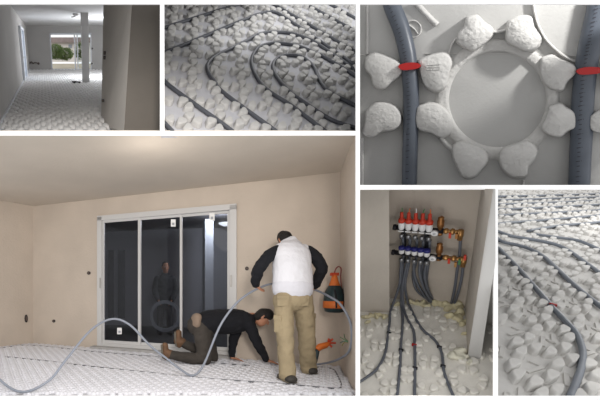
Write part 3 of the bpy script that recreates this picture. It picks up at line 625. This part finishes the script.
for L, lab in (([(398.5, 67), (401, 64.5), (409, 62.8), (417, 63), (421, 65.5), (418, 68.5), (410, 70), (402, 70)], 'red plastic clip across the left pipe'), ([(575.5, 71.5), (578, 69), (587, 67.2), (598, 67.5), (604, 70), (600, 73.2), (588, 74.6), (579, 74.4)], 'red plastic clip across the right pipe')):
    t_ = thing('pipe_clip', T(L[0][0], L[0][1], 12*k), lab, 'clip', 'red pipe clips'); P, _ = smooth_path([Vector((x, y, 0)) for x, y in L+[L[0]]], 1, 3); P = P[:-1]
    MB().prism([Tz(p.x, p.y, 12.2*k) for p in P], n*3*k).build('clip_body', 'red_plastic', t_)
    cx_ = sum(p[0] for p in L)/8; cy_ = sum(p[1] for p in L)/8
    for s_ in (-1, 1): MB().box(Tz(cx_+s_*8.5, cy_, 8*k), X*.9*k, n*6*k, Zv*1.6*k).build('prong', 'red_plastic', t_)

# ================================================================ receding board (bottom right)
Z6 = 5.35
O, a, b_, n = set_basis((391.99, 97.86), (1175.9, 177.7), (547.45, 340.7), Z6, .754*Z6/4.3, .94*Z6/4.3, -1, 1)
PIT = .5*(a.length+b_.length)
mat('far_foam', (.66, .645, .62), **EPS)
bd = thing('insulation_board', O, 'studded white board receding into the distance, lettered discs in front', 'board')
cor = [hit(x, y, O, n) for x, y in ((496.6, 402), (640, 402), (640, 187.6), (496.6, 187.6))]
MB().prism(cor, -n*.08).build('base_panel', 'far_foam', bd)
FP = [([(498.5, 248), (508, 257.7), (518, 268), (532, 284), (542, 295.5), (552, 307), (568, 324), (576, 333), (581, 344), (583, 355.5), (580.5, 370), (576, 383), (569, 400)], 'long pipe snaking to the bottom of the receding board'),
      ([(497, 238), (503, 242), (517, 245), (530, 249), (544, 257), (556, 268), (571, 282), (586, 295), (604, 309)], 'pipe second from the left across receding board'),
      ([(497, 231), (511, 236), (532, 239.5), (552, 243.5), (566, 249), (580, 258.5), (598, 271.5), (610, 280)], 'pipe third from the left across receding board'),
      ([(533, 234), (554, 237), (573, 239.5), (585, 243), (600, 250), (612, 257)], 'short bending pipe at right middle of receding board'),
      ([(497, 224.5), (505, 223), (540, 220.5), (570, 218), (610, 214.5)], 'crosswise pipe on receding board, nearest to its bends'),
      ([(528, 231), (547, 227.5), (566, 225), (583, 223.7), (610, 221)], 'short crosswise pipe above the bends of receding board'),
      ([(497, 215.5), (523, 214), (566, 212), (610, 209.5)], 'crosswise pipe on receding board, third from the nearest'),
      ([(497, 209.5), (535, 208), (573, 206), (610, 204)], 'crosswise pipe on receding board, fourth from the nearest'),
      ([(497, 204.5), (540, 203), (610, 200)], 'crosswise pipe on receding board, third from the far edge'),
      ([(497, 200), (540, 199), (610, 196.5)], 'crosswise pipe on receding board, second from the far edge'),
      ([(497, 196.5), (540, 195.5), (610, 193.5)], 'crosswise pipe on receding board, closest to the far edge')]
lift = PIT*.05; pr = PIT*.034
paths = [lat(L, O, a, b_, n, lift) for L, _ in FP]
for L, lab in FP: pipe_px(L, O, n, lift, pr, lab, 'pipes of the receding board')
nub_board(bd, O, a, b_, n, .112, PIT*.08, (498, 188, 625, 404), paths[:], .125, 'far_foam', 300, (-60, 6), (-30, 40))
def emb(ci, cj, L, s_=.2):
    for seg_ in L:
        p0, p1 = [O+a*(ci+y*s_)+b_*(cj+x*s_) for x, y in seg_]; t = (p1-p0).normalized(); w = t.cross(n)*PIT*.022
        MB().prism([p0-w, p1-w, p1+w, p0+w], n*PIT*.022).build('embossed_stroke', mat('emboss', (.58, .565, .54), .8), bd)
for ci in range(-2, 2):
    for cj in range(-1, 2):
        emb(ci, cj, [((-.8, .6), (-.3, -.6)), ((-.3, -.6), (.3, .6)), ((.3, .6), (.8, -.6))]); emb(ci+.5, cj-.5, [((-.7, .5), (.7, .5)), ((.6, .3), (-.1, -.6))])
t_ = thing('pipe_clip', hit(552, 307, O+n*lift, n), 'tiny red clip on the long snaking pipe of receding board', 'clip', 'red pipe clips')
cl = MB(); cc = hit(552, 306, O+n*lift, n); e1_ = a.normalized(); e2_ = e1_.cross(n).normalized(); MB().box(cc+n*pr, e2_*PIT*.04, e1_*PIT*.012, n*PIT*.010).build('clip_body', 'red_plastic', t_)
for s_ in (-1, 1): MB().box(cc+e2_*s_*PIT*.036, e2_*PIT*.006, e1_*PIT*.012, n*PIT*.03).build('prong', 'red_plastic', t_)
lamp('far_board_lamp', 'POINT', hit(640, 235, O, n)+n*2.2, 150, (1, .98, .95), 0.2)
# ================================================================ manifold niche (bottom centre-right)
u5 = c2d((-263, 602, -400)).normalized(); D5 = 4.30
def FL(px, py, h=0.0):
    r = ray(px, py); return EYE+r*((-D5+h)/r.dot(u5))
r5 = c2d((1, -.25, -.9)).normalized(); wp0 = FL(400, 299); g5 = u5.cross(r5).normalized()
if g5.y < 0: g5 = -g5
def BW(px, py, off=0.0): return hit(px, py, wp0-g5*off, g5)
mat('niche_plaster', (.50, .445, .385), .9, .10, 2.5, .25, 30); mat('niche_side', (.52, .475, .42), .9, .08, 2.5, .2, 30); mat('jamb_white', (.47, .465, .455), .8)
mat('niche_foam', (.76, .735, .68), .32, .07, 9, .35, 120); mat('foam_cream', (.66, .60, .40), .8, .2, 14, .4, 40); mat('foam_bright', (.74, .72, .60), .8, .2, 14, .4, 40)
HU = u5*1.75
bl = BW(380, 298); br = hit(466.5, 303, wp0, g5); br = wp0+r5*((FL(466.5, 303)-wp0).dot(r5))
TOP = 188.8
away = lambda P, d: (P-EYE).normalized()*d
def wall5(name, L, d, m, lab):
    c_ = (L[0]+L[2])/2; tag(MB().prism(L, away(c_, d)).build(name, m), lab, 'wall', kind='structure')
wall5('wall_back', [bl-u5*.1, br-u5*.1, hit(481.5, TOP, wp0, g5), hit(380, TOP, wp0, g5)], .04, 'niche_plaster', 'brown plastered niche wall behind the pipe manifold')
lf = FL(389.3, 312.5); lfo = FL(358.8, 311.5); ln5 = (lf-lfo).cross(u5).normalized()
wall5('wall_left', [lf, lfo, hit(358.8, TOP, lf, ln5), hit(389.1, TOP, lf, ln5)], .3, 'niche_side', 'plastered pier left of the pipe manifold')
rf = FL(467.5, 357.5); rj = FL(480.5, 359); rn5 = (br-rf).cross(u5).normalized()
wall5('wall_right', [br-u5*.02, rf-u5*.02, hit(493.3, TOP, rf, rn5), hit(481.2, TOP, br, rn5)], .03, 'niche_side', 'plastered side wall right of the pipe manifold')
jn = (rj-rf).cross(u5).normalized(); JP = [hit(x, y, rf, jn) for x, y in ((467.5, 358.5), (480.5, 360), (495.4, 262), (495.4, TOP), (493.2, TOP))]
tag(MB().prism(JP, away(JP[3], .04)).build('door_jamb', 'jamb_white'), 'white upright jamb face at right edge of the niche', 'jamb', kind='structure')
bd = thing('insulation_board', FL(428, 380), 'glossy white studded board on the floor below the manifold', 'board')
MB().prism([FL(*p) for p in ((358.6, 404), (495.6, 404), (495.6, 240), (470, 285), (358.6, 290))], -u5*.08).build('base_panel', 'niche_foam', bd)
O = FL(428, 377); a = FL(468, 381)-O; b_ = O-FL(429.5, 349)
PF = [[(390, 314), (389.6, 321), (387.5, 338.7), (384.5, 355), (376, 370), (359.5, 382)], [(402, 311), (402.7, 322), (401, 343), (400, 366.7), (396.5, 402)], [(405, 313), (409, 322), (414, 333), (415, 362), (414.4, 402)], [(410, 307), (418, 323), (425, 332), (434.7, 340), (441.7, 352.7), (444.5, 373.7), (456, 402)]]
PITf = (a.length+b_.length)/2; lf5 = PITf*.06
paths = [[solve_ij(FL(x, y, lf5)-u5*lf5, O, a, b_) for x, y in L] for L in PF]
ok5 = lambda P, px, py: (px > 389 or py > 320) and not (py < 305) and not (px > 459 and px < 489 and py < 352) and not (px > 489 and py < 310)
nub_board(bd, O, a, b_, u5, .105, PITf*.085, (358.5, 306, 495, 403), paths, .125, 'niche_foam', 300, (-4, 5), (-6, 3), test=ok5)
# manifold
kz = (BW(415, 240)-EYE).y/F
mat('black_plastic', (.012, .012, .016), .5); mat('valve_white', (.75, .75, .76), .4); mat('cap_red', (.55, .045, .02), .45); mat('cap_blue', (.02, .022, .16), .45)
mat('brass', (.50, .27, .10), .35, .15, 20, metal=.8); mat('copper', (.33, .15, .05), .4, .15, 20, metal=.7); mat('cable_green', (.06, .20, .07), .5); mat('pipe_niche', (.115, .125, .15), .42, .12, 8)
mf = thing('pipe_manifold', BW(418, 262, .12), 'black double bar manifold with red and blue caps in the niche', 'manifold')
for (x0, y0, x1, y1) in ((395, 227.2, 443.5, 231.2), (393.5, 252.2, 442.5, 257.6)):
    p, q = BW(x0, y0, .14), BW(x1, y1, .14); MB().tube([p, q], 2.5*kz, 12, 1).build('bar', 'black_plastic', mf, True)
    e_ = (q-p).normalized()
    MB().lathe(p-e_*.02, e_, [(0, 2.6*kz), (1.6*kz, 3.1*kz), (2.4*kz, 3.1*kz), (2.5*kz, 2.6*kz)], 12).build('end_plug', 'black_plastic', mf, True)
for x in (404.5, 427.0):
    p, q = BW(x, 219.5 if x < 410 else 221, .06), BW(x-.8, 262, .06); MB().box((p+q)/2, r5*1.6*kz, g5*.02, (q-p)*.5).build('bracket', 'black_plastic', mf)
for i in range(5):
    x = 401.5+6.9*i; y = 229+.55*i
    p = BW(x, y-1, .17)
    MB().lathe(p-u5*1.5*kz-g5*.0, u5, [(0, 1.6*kz), (1*kz, 2.3*kz), (4*kz, 2.7*kz), (7*kz, 2.7*kz), (8*kz, 2.4*kz)], 12).build('flow_body', 'valve_white', mf, True)
    MB().lathe(p+u5*6.6*kz, u5, [(0, 2.7*kz), (2.6*kz, 2.9*kz), (3.8*kz, 2.4*kz), (4*kz, 1.5*kz), (10.5*kz, 1.35*kz), (11*kz, .8*kz)], 12).build('red_cap', 'cap_red', mf, True)
    MB().tube([p+u5*17*kz, p+u5*19.5*kz+r5*.3*kz, p+u5*22*kz+r5*kz*(i % 2)], .4*kz, 6, 3).build('cable', ('cable_green', 'orange', 'valve_white')[i % 3], mf, True)
    MB().box(p-u5*2.2*kz-g5*2.4*kz, r5*2.2*kz, g5*.3*kz, u5*.5*kz).build('label_plate', 'valve_white', mf)
    x = 401.5+6.35*i; y = 252.5+.75*i; p = BW(x, y, .17)
    MB().lathe(p-u5*1.2*kz, u5, [(0, 1.5*kz), (1*kz, 2.3*kz), (5.2*kz, 2.5*kz), (5.6*kz, 2.2*kz)], 12).build('valve_body', 'valve_white', mf, True)
    MB().lathe(p+u5*4*kz, u5, [(0, 2.7*kz), (2.8*kz, 2.8*kz), (3.4*kz, 2.3*kz)], 12).build('blue_cap', 'cap_blue', mf, True)
    for yy in (y-18.3, y+5.8):
        MB().lathe(BW(x+(.5*i if yy < y else 0)*.9, yy, .14), -u5, [(0, 1.6*kz), (1*kz, 1.9*kz), (3.6*kz, 1.9*kz), (4*kz, 1.4*kz)], 10).build('pipe_nut', mat('nut_steel', (.35, .36, .38), .35, metal=.8), mf, True)
for (x, y) in ((435.3, 231.3), (433.4, 256.6)):
    p = BW(x, y, .14); MB().lathe(p-g5*.02, -g5, [(0, 2.6*kz), (2.5*kz, 2.9*kz), (3*kz, 2.4*kz)], 16).build('gauge', 'valve_white', mf, True)
    MB().lathe(p-g5*.02-g5*2.9*kz, -g5, [(0, 1.2*kz), (.3*kz, 1.1*kz)], 12).build('gauge_dial', mat('dial_grey', (.45, .46, .48), .4), mf, True)
for (x, y, hgt) in ((440.3, 229, 1), (439, 254.5, 1)):
    p = BW(x, y, .14); MB().lathe(p, u5, [(0, 1.8*kz), (2*kz, 1.8*kz), (2.5*kz, 2.7*kz), (9*kz, 2.7*kz), (10*kz, 2*kz), (12*kz, 2.4*kz), (13*kz, 1.4*kz)], 12).build('air_vent', 'copper', mf, True)
    MB().lathe(p, -u5, [(0, 1.8*kz), (3*kz, 1.7*kz), (4*kz, 2.2*kz), (6.5*kz, 2.0*kz), (7*kz, 1*kz)], 12).build('drain_cock', 'copper', mf, True)
for (x0, y0, x1, y1) in ((443.3, 230.8, 460.5, 232.3), (442.5, 257.3, 463.5, 259.5)):
    p, q = BW(x0, y0, .14), BW(x1, y1, .14); e_ = (q-p).normalized(); L_ = (q-p).length
    MB().lathe(p, e_, [(0, 1.7*kz), (.10*L_, 2.6*kz), (.25*L_, 2.6*kz), (.3*L_, 1.8*kz), (.42*L_, 1.8*kz), (.46*L_, 2.9*kz), (.62*L_, 2.9*kz), (.66*L_, 1.8*kz), (.82*L_, 2.0*kz), (.86*L_, 2.8*kz), (L_, 2.8*kz)], 12).build('brass_valve', 'brass', mf, True)
    MB().lathe(q+u5*2*kz, -u5, [(0, 2.4*kz), (6*kz, 2.4*kz), (6.4*kz, 2.0*kz), (10*kz, 2*kz)], 12).build('elbow', 'brass', mf, True)
for (x, y, m_) in ((450, 235.5, 'cap_red'), (456.5, 236, 'copper'), (449, 261, 'cap_red'), (455.5, 264.5, 'brass'), (465, 257.5, 'cap_red'), (459.5, 262, 'cable_green')):
    MB().box(BW(x, y, .18), r5*.9*kz, g5*1.0*kz, u5*2.6*kz).build('lever', m_, mf)
# pipes below the manifold
def w_(x, y, o=.13): return BW(x, y, o)
MP = [([w_(401.5, 259), w_(400.5, 272, .14), w_(399.5, 285, .16), FL(393, 304, .06)]+[FL(x, y, lf5) for x, y in PF[0]], 'pipe from manifold leaving at the left edge of floor'),
      ([w_(402.8, 236, .10), w_(403, 259, .09), w_(401.5, 285, .14), FL(401.2, 303, .06)]+[FL(x, y, lf5) for x, y in PF[1]], 'pipe from manifold running straight down, second from left'),
      ([w_(407.8, 260), w_(404.5, 275, .14), w_(402.5, 288, .15), FL(403.2, 304, .06)]+[FL(x, y, lf5) for x, y in PF[2]], 'pipe from manifold running straight down, third from left'),
      ([w_(410, 237, .10), w_(409, 262, .09), w_(405, 284, .14), FL(407.5, 301, .06)]+[FL(x, y, lf5) for x, y in PF[3]], 'pipe from manifold swinging right, fourth from left'),
      ([w_(414.2, 260.5), w_(414, 272, .12), w_(418, 285, .12), FL(428, 300, .05), FL(433, 302.5, -.03)], 'pipe under middle blue cap bending right into foam'),
      ([w_(420.5, 261.5), w_(419.5, 272, .14), w_(423.5, 287, .14), FL(431, 301.5, .06), FL(434, 304, -.03)], 'pipe under fourth blue cap bending right into foam'),
      ([w_(426.8, 262.5), w_(424.5, 274, .12), w_(427, 287, .12), FL(433, 299.5, .05), FL(436, 302, -.03)], 'pipe under rightmost blue cap bending right into foam'),
      ([w_(417, 238, .09), w_(416, 262, .08), w_(413, 275, .08), w_(416.5, 290, .08), FL(426, 298.5, .05), FL(430, 301, -.03)], 'pipe behind the lower bar under middle red cap'),
      ([w_(423.5, 239, .09), w_(422.5, 262, .08), w_(422, 277, .07), w_(425, 290, .07), FL(432, 298.3, .03)], 'pipe behind the lower bar under fourth red cap'),
      ([w_(430, 240, .09), w_(428.5, 262, .08), w_(426.5, 278, .07), w_(428.5, 291, .06), FL(433, 298.5, .02)], 'pipe behind the lower bar under rightmost red cap'),
      ([w_(460.4, 240, .14), w_(459.5, 256, .10), w_(457, 272, .10), w_(454.5, 290, .10), FL(451, 304.5, .02)], 'supply pipe dropping from the upper brass elbow'),
      ([w_(463.2, 265, .14), w_(462, 276, .13), w_(459, 290, .12), FL(454, 305.5, .02)], 'return pipe dropping from the lower brass elbow')]
for L, lab in MP: tag(MB().tube(L, 1.22*kz, 8, 4).build('heating_pipe', 'pipe_niche', None, True), lab, 'pipe', 'pipes of the manifold')
for x, y in ((414.3, 345), (389, 333), (401, 350), (443, 366), (439.5, 347), (415, 368)):
    p = FL(x, y, lf5); tag(MB().box(p, r5*1.9*kz, g5*.8*kz, u5*1.3*kz).build('pipe_clip', 'red_plastic' if (x, y) == (414.3, 345) else 'black_plastic'), 'small clip holding a pipe below the manifold at pixel row %d' % y if False else {(414.3, 345): 'tiny red clip on third pipe below the manifold', (389, 333): 'tiny dark clip on leftmost pipe below the manifold', (401, 350): 'tiny dark clip on second pipe below the manifold', (443, 366): 'lower tiny dark clip on the pipe swinging right', (439.5, 347): 'upper tiny dark clip on the pipe swinging right', (415, 368): 'tiny dark clip low on the third pipe below manifold'}[(x, y)], 'clip', 'clips below the manifold')
def foam(spots, m, lab):
    b = MB()
    for x, y, r in spots:
        for q in range(6):
            p = FL(x+random.uniform(-3, 3), y+random.uniform(-1.5, 1.5), random.uniform(0, .05)); rr = r*kz*random.uniform(.4, .85); limb(b, [p-u5*.02, p+u5*rr*.4], [rr, rr*.8], r5, 2, 8)
    o = fuse('expanding_foam', b, m, None, .016, 1, .012, 16); tag(o, lab, 'foam')
foam([(437, 303, 4), (440, 298, 4.5), (444, 304, 5), (449, 308, 5), (455, 302, 5.5), (459, 305, 6), (461, 312, 5), (457, 318, 4), (450, 315, 4), (463, 322, 3), (464, 332, 2.5)], 'foam_cream', 'cream expanding foam heaped in the right niche corner')
foam([(393, 305, 2.5), (409, 301, 2.5), (415, 302.5, 2.5), (421, 303, 3), (427, 305, 3), (397, 303, 2)], 'foam_cream', 'cream strip of expanding foam along the niche back wall')
foam([(452, 355, 3.5), (457, 352, 4), (462, 350, 3.5), (465, 356, 3), (459, 357, 3), (470, 361, 3)], 'foam_bright', 'pale lump of expanding foam at foot of the jamb')
foam([(364, 316, 3), (371, 315, 2.5), (378, 315, 3), (385, 315.5, 2.5), (367, 322, 2)], 'foam_cream', 'cream strip of expanding foam at foot of left pier')

# ================================================================ the long empty room (top left)
rd = ray(42, 47); r1 = Vector((1, 0, 0)); u1 = Vector((0.03, -.6025, 1.0)).normalized(); n1 = rd.cross(r1).normalized()
if n1.z < 0: n1 = -n1
P10 = at(80, 131, 5.05)
def F1(px, py, h=0.0): return hit(px, py, P10+n1*h, n1)
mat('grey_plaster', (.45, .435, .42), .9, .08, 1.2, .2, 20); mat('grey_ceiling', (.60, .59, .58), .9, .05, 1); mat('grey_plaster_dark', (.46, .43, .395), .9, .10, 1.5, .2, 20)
mat('cool_white', (.70, .72, .76), .5); mat('column_white', (.62, .61, .60), .85, .05, 3); mat('p1_floor', (.60, .62, .66), .6)
bl1 = F1(29.8, 70.0); brr = bl1+r1*((F1(140, 70)-bl1).dot(r1))
# ceiling height from the pixel of the back corner
def up_to(base, py):
    lo, hi = 0.0, 6.0
    for _ in range(50):
        mid = (lo+hi)/2
        if pix(base+u1*mid)[1] > py: lo = mid
        else: hi = mid
    return lo
HC = up_to(bl1, 26.0); dl = ray(42, 47).normalized()
ln = bl1-dl*((bl1-F1(-30, 150)).dot(dl)); 
t_n = (bl1-EYE).y-4.6; ln = bl1-ray(42, 47)*t_n
near = lambda P, yz: P-ray(42, 47)*((P-EYE).y-yz)
TL = bl1+u1*HC; TR = brr+u1*HC
tag(MB().prism([bl1, near(bl1, 4.3), near(TL, 4.0), TL], -r1*.08).build('wall_left', 'grey_plaster'), 'long grey wall left in the empty room', 'wall', kind='structure')
ceil = MB().prism([TL, near(TL, 4.0), near(TL, 4.0)+r1*1.9, near(TR, 7.5), TR], n1*.05).build('ceiling', 'grey_ceiling'); tag(ceil, 'pale grey ceiling of the long empty room', 'ceiling', kind='structure')
fln = F1(-40, 132.0); frn = F1(170, 132.0)
tag(MB().prism([Vector(near(bl1, (fln-EYE).y)), frn, brr, bl1], -n1*.05).build('floor', 'p1_floor'), 'white studded floor of the long empty room', 'floor', kind='structure')
fl1 = [o for o in bpy.data.objects if o.get('label') == 'white studded floor of the long empty room'][0]
sV, sF = nub_shape(seg=6, lob=0, prof=((1.1, 0), (.9, .8), (.55, 1.0))); nb = MB()
wid = (brr-bl1).length; row = 0; s_ = 0.0; dstep = ray(42, 47)
z_ = 5.08
while z_ < (bl1-EYE).y-.1:
    base = near(bl1, z_); row += 1; x_ = .06+.075*(row % 2)
    while x_ < wid:
        p = base+r1*x_; px, py = pix(p)
        if -12 < px < 112: nb.add([p+r1*(x*.056)+dstep*(y*.13)+n1*(z*.045) for x, y, z in sV], sF)
        x_ += .15
    z_ += .20 if z_ < 11 else .28
o = nb.build('floor_nubs', 'foam_white', fl1, True); o['kind'] = 'stuff'
# back wall with the patio door opening
def B1(px, py, off=0.0): nb_ = r1.cross(u1).normalized(); return hit(px, py, bl1-nb_*off*(1 if nb_.y > 0 else -1), nb_)
wb = MB(); bt = dl*.15
def q1(x0, x1, h0, h1):
    p, q = bl1+r1*x0, bl1+r1*x1; wb.prism([p+u1*h0, q+u1*h0, q+u1*h0+bt, p+u1*h0+bt], u1*(h1-h0))
ox0 = (B1(51, 60)-bl1).dot(r1); ox1 = (B1(91.5, 60)-bl1).dot(r1); oh = (B1(65, 33)-B1(65, 69.5)).length
q1(-.1, ox0, 0, HC); q1(ox1, wid, 0, HC); q1(ox0, ox1, oh, HC)
tag(wb.build('wall_back', 'grey_plaster'), 'grey far wall around the bright garden door', 'wall', kind='structure')
pd = thing('door_2', bl1+r1*(ox0+ox1)/2, 'white framed sliding door opening on a sunny garden', 'door', kind='structure')
def pb(x0, x1, h0, h1, name, m, d=.06, o_=0):
    p, q = bl1+r1*x0+dl*o_, bl1+r1*x1+dl*o_; return MB().prism([p+u1*h0, q+u1*h0, q+u1*h0+dl*d, p+u1*h0+dl*d], u1*(h1-h0)).build(name, m, pd)
fw = .045
pb(ox0-.03, ox0+fw, 0, oh, 'frame_post', 'cool_white'); pb(ox1-fw, ox1, 0, oh, 'frame_post', 'cool_white'); pb(ox0, ox1, oh-.05, oh+.02, 'frame_head', 'cool_white'); pb(ox0, ox1, 0, .05, 'frame_track', 'cool_white')
xm = (B1(74.5, 50)-bl1).dot(r1); xm2 = (B1(77, 50)-bl1).dot(r1)
pb(xm-.03, xm+.03, .05, oh-.05, 'mullion', 'cool_white'); pb(xm2-.02, xm2+.03, .05, oh-.05, 'mullion', 'cool_white', .06, .03)
glass_mat('glass_clear', (.93, .96, .97), 1.15)
pb(xm2+.03, ox1-fw, .05, oh-.05, 'pane', 'glass_clear', .01, .03)
# garden beyond
mat('garden_soil', (.55, .50, .40), .95, .3, 1.5, .4, 8); mat('leaf_green', (.085, .15, .04), .8, .5, 6, col2=(.20, .26, .10)); mat('house_wall', (.70, .66, .62), .9, .08, 2); mat('roof_tile', (.27, .22, .21), .9, .2, 3)
g0 = bl1+dl*.2-n1*.03; gw = Vector(r1)
tag(MB().prism([g0-r1*3, g0+r1*8, g0+r1*10+dl*9, g0-r1*4+dl*9], -n1*.05).build('garden_ground', 'garden_soil'), 'pale sandy ground outside the garden door', 'ground', kind='structure')
def far1(px, py, depth): return EYE+ray(px, py)*((bl1-EYE).y+depth)
hs = thing('house', far1(66, 50, 7), 'pale house with dark roof beyond the garden', 'house')
def hbox(x0, x1, y0, y1, dz, th_, name, m): p = [far1(x0, y1, dz), far1(x1, y1, dz), far1(x1, y0, dz), far1(x0, y0, dz)]; return MB().prism(p, ray(42, 47).normalized()*th_).build(name, m, hs)
hbox(40, 110, 42, 58, 7, 2.5, 'wall', 'house_wall'); hbox(36, 114, 37.3, 42.5, 6.8, 2.9, 'roof', 'roof_tile'); hbox(68.5, 72, 44.5, 48, 6.95, .1, 'window', mat('win_grey', (.25, .27, .30), .3)); hbox(86, 89, 44.5, 48, 6.95, .1, 'window', 'win_grey')
gwl = MB().prism([far1(40, 62, 4), far1(110, 62, 4), far1(110, 56, 4), far1(40, 56, 4)], ray(42, 47).normalized()*.2).build('garden_wall', 'house_wall'); tag(gwl, 'low pale garden wall behind the shrubs', 'wall')
def bush(name, c, rx, ry, n_, lab):
    t = thing(name, c, lab, 'shrub', 'shrubs in the garden'); mb = MB(); k_ = ((c-EYE).y)/F
    for i in range(n_):
        th_, ph = random.uniform(0, 2*PI), math.acos(random.uniform(-1, 1)); rr = random.uniform(.6, 1)
        p = c+r1*(rx*k_*rr*math.sin(ph)*math.cos(th_))+dl*(.5*rx*k_*rr*math.sin(ph)*math.sin(th_))+u1*(ry*k_*rr*math.cos(ph)+ry*k_*.3)
        d1_ = Vector((random.gauss(0, 1), random.gauss(0, 1), random.gauss(0, 1))).normalized(); d2_ = d1_.orthogonal().normalized(); s2 = .75*k_*random.uniform(.6, 1.3)
        mb.add([p-d1_*s2, p+d2_*s2*.5, p+d1_*s2, p-d2_*s2*.5], [(0, 1, 2, 3)])
    mb.build('foliage', 'leaf_green', t); MB().tube([c-u1*ry*k_*.3, c+u1*ry*k_*.5], .05, 6, 1).build('stem', mat('bark', (.08, .06, .04), .9), t)
bush('shrub', far1(56, 54.5, 1.6), 9, 7, 2200, 'rounded green shrub left outside the garden door'); bush('shrub', far1(65, 56, 1.9), 9, 6, 2000, 'rounded green shrub in the middle of the garden door'); bush('shrub', far1(80, 54, 2.4), 5.5, 8, 900, 'narrow green shrub behind the right door leaf')
# column, ceiling rose, things on walls
cb = F1(86.2, 83.7); cw = 3.4*(cb-EYE).y/F
tag(MB().prism([cb-r1*cw, cb+r1*cw, cb+r1*cw+dl*cw*2, cb-r1*cw+dl*cw*2], u1*HC).build('column', 'column_white'), 'square white column standing in the long empty room', 'column')
cl1 = thing('ceiling_light', cb+u1*(HC-.02)-r1*cw*2.4, 'small bare ceiling light beside the white column', 'light')
kk = (cb-EYE).y/F; c_ = cb+u1*(HC-.005)-r1*cw*2.2+dl*.4
MB().lathe(c_, -u1, [(0, 2.6*kk), (.8*kk, 2.8*kk), (1.4*kk, 2.0*kk), (1.8*kk, .8*kk)], 16).build('rose', mat('rose_grey', (.42, .41, .40), .7), cl1, True); MB().tube([c_-u1*1.6*kk, c_-u1*2.4*kk-r1*2*kk, c_-u1*2.6*kk-r1*4*kk], .35*kk, 6, 3).build('cable', 'box_black', cl1, True)
mt = thing('tool_bar', F1(76, 82), 'small dark metal tool lying beside the white column', 'tool')
MB().tube([F1(72, 82.3, .05), F1(80.5, 82.3, .05)], .025, 6, 1).build('shaft', 'box_black', mt, True); MB().box(F1(74, 82.2, .05), r1*.06, dl*.05, n1*.03).build('tool_head', 'box_brown', mt)
wv = thing('wall_cable', B1(33, 64, .02), 'short dark cable looping out of far grey wall', 'cable')
MB().tube([B1(29.8, 63.5, .03), B1(31.5, 61.8, .06), B1(33, 63.5, .10), B1(35, 62.5, .08), B1(38.5, 63.5, .05)], .022, 6, 4).build('strand', 'box_brown', wv, True); MB().lathe(B1(38.5, 63.5, .0), -dl, [(0, .05), (.03, .05), (.04, .03)], 10).build('outlet', 'box_brown', wv, True)
for x, y, lab in ((92.5, 48.5, 'upper pale socket right of the white column'), (92, 63.5, 'lower pale socket right of the white column')):
    t_ = thing('wall_socket', B1(x, y, .01), lab, 'socket', 'sockets of the long room'); MB().lathe(B1(x, y, -.01), -dl, [(0, .07), (.03, .07), (.04, .05)], 12).build('plate', 'rose_grey', t_, True); MB().lathe(B1(x, y, .03), -dl, [(0, .03), (.01, .03)], 10).build('hole', 'box_black', t_, True)
# door in the left wall
ld = thing('door_3', F1(22.5, 84), 'white door in the long left wall, seen edge on', 'door', kind='structure')
def lw1(px, h0, h1, px2, off, th_, name, m):
    def onl(p): # point of the left wall foot at that pixel column
        lo, hi = 4.3, (bl1-EYE).y
        for _ in range(50):
            mid = (lo+hi)/2
            if pix(near(bl1, mid))[0] < p: lo = mid
            else: hi = mid
        return near(bl1, lo)
    p, q = onl(px)+r1*off, onl(px2)+r1*off; return MB().prism([p+u1*h0, q+u1*h0, q+u1*h0+r1*th_, p+u1*h0+r1*th_], u1*(h1-h0)).build(name, m, ld)
lw1(23.2, 0, HC*.82, 23.6, 0, .07, 'frame_post', 'cool_white'); lw1(25.7, 0, HC*.82, 26.1, 0, .07, 'frame_post', 'cool_white'); lw1(23.2, HC*.80, HC*.84, 26.1, 0, .07, 'frame_head', 'cool_white'); lw1(23.6, .01, HC*.80, 25.7, 0, .025, 'leaf', mat('door_blue', (.45, .50, .58), .35)); lw1(23.9, HC*.36, HC*.39, 24.1, .02, .06, 'handle', 'rose_grey')
# skirting along left wall
sk = MB(); p, q = near(bl1, 5.1), bl1; sk.prism([p+r1*.001, q+r1*.001, q+r1*.03, p+r1*.03], u1*.06); tag(sk.build('baseboard_left', 'cool_white'), 'pale edge strip along foot of the long left wall', 'baseboard', kind='structure')
# right hand wall pieces
pa = F1(101.2, 118.5); pbk = near(pa, 4.35)
A_ = MB(); z0_ = (pa-EYE).y
bot = lambda P: P+u1*max(0, up_to(P, 132.2))
pa0 = pa; pb0 = at(124.6, 132.2, 4.35)
topA = up_to(pa, -12); 
V = [pa0, F1(105.5, 126), at(110, 132.2, z0_*.92), at(124, 132.2, 4.4), at(133, -14, 4.4), at(103.8, -14, z0_)]
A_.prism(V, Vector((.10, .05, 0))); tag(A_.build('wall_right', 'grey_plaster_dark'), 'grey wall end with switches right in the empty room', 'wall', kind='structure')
tag(MB().prism([at(124, 132.2, 4.38), at(161.6, 132.2, 4.38), at(161.6, -14, 4.38), at(133, -14, 4.38)], Vector((0, .05, 0))).build('wall_near', mat('grey_plaster_shade', (.135, .12, .104), .9, .12, 2, .2, 20)), 'brown grey wall face, shade in its colour, at right of the empty room', 'wall', kind='structure')  # shade on this face is put into a darker plaster colour
for x, y, w, h, lab in ((104.4, 53, .9, 1.5, 'upper of two black switches on the grey wall end'), (104.3, 57.6, .9, 1.5, 'lower of two black switches on the grey wall end'), (102.6, 100.5, 1.0, 1.2, 'single black socket low on the grey wall end')):
    t_ = thing('wall_switch', at(x, y, z0_-.12), lab, "switch", "switches on the grey wall end"); MB().box(at(x+.2, y, z0_-.20), r1*w*z0_/F, dl*.03, u1*h*z0_/F).build('box', 'box_black', t_); MB().box(at(x+.2, y, z0_-.24), r1*w*.5*z0_/F, dl*.01, u1*h*.5*z0_/F).build('button', 'box_brown', t_)
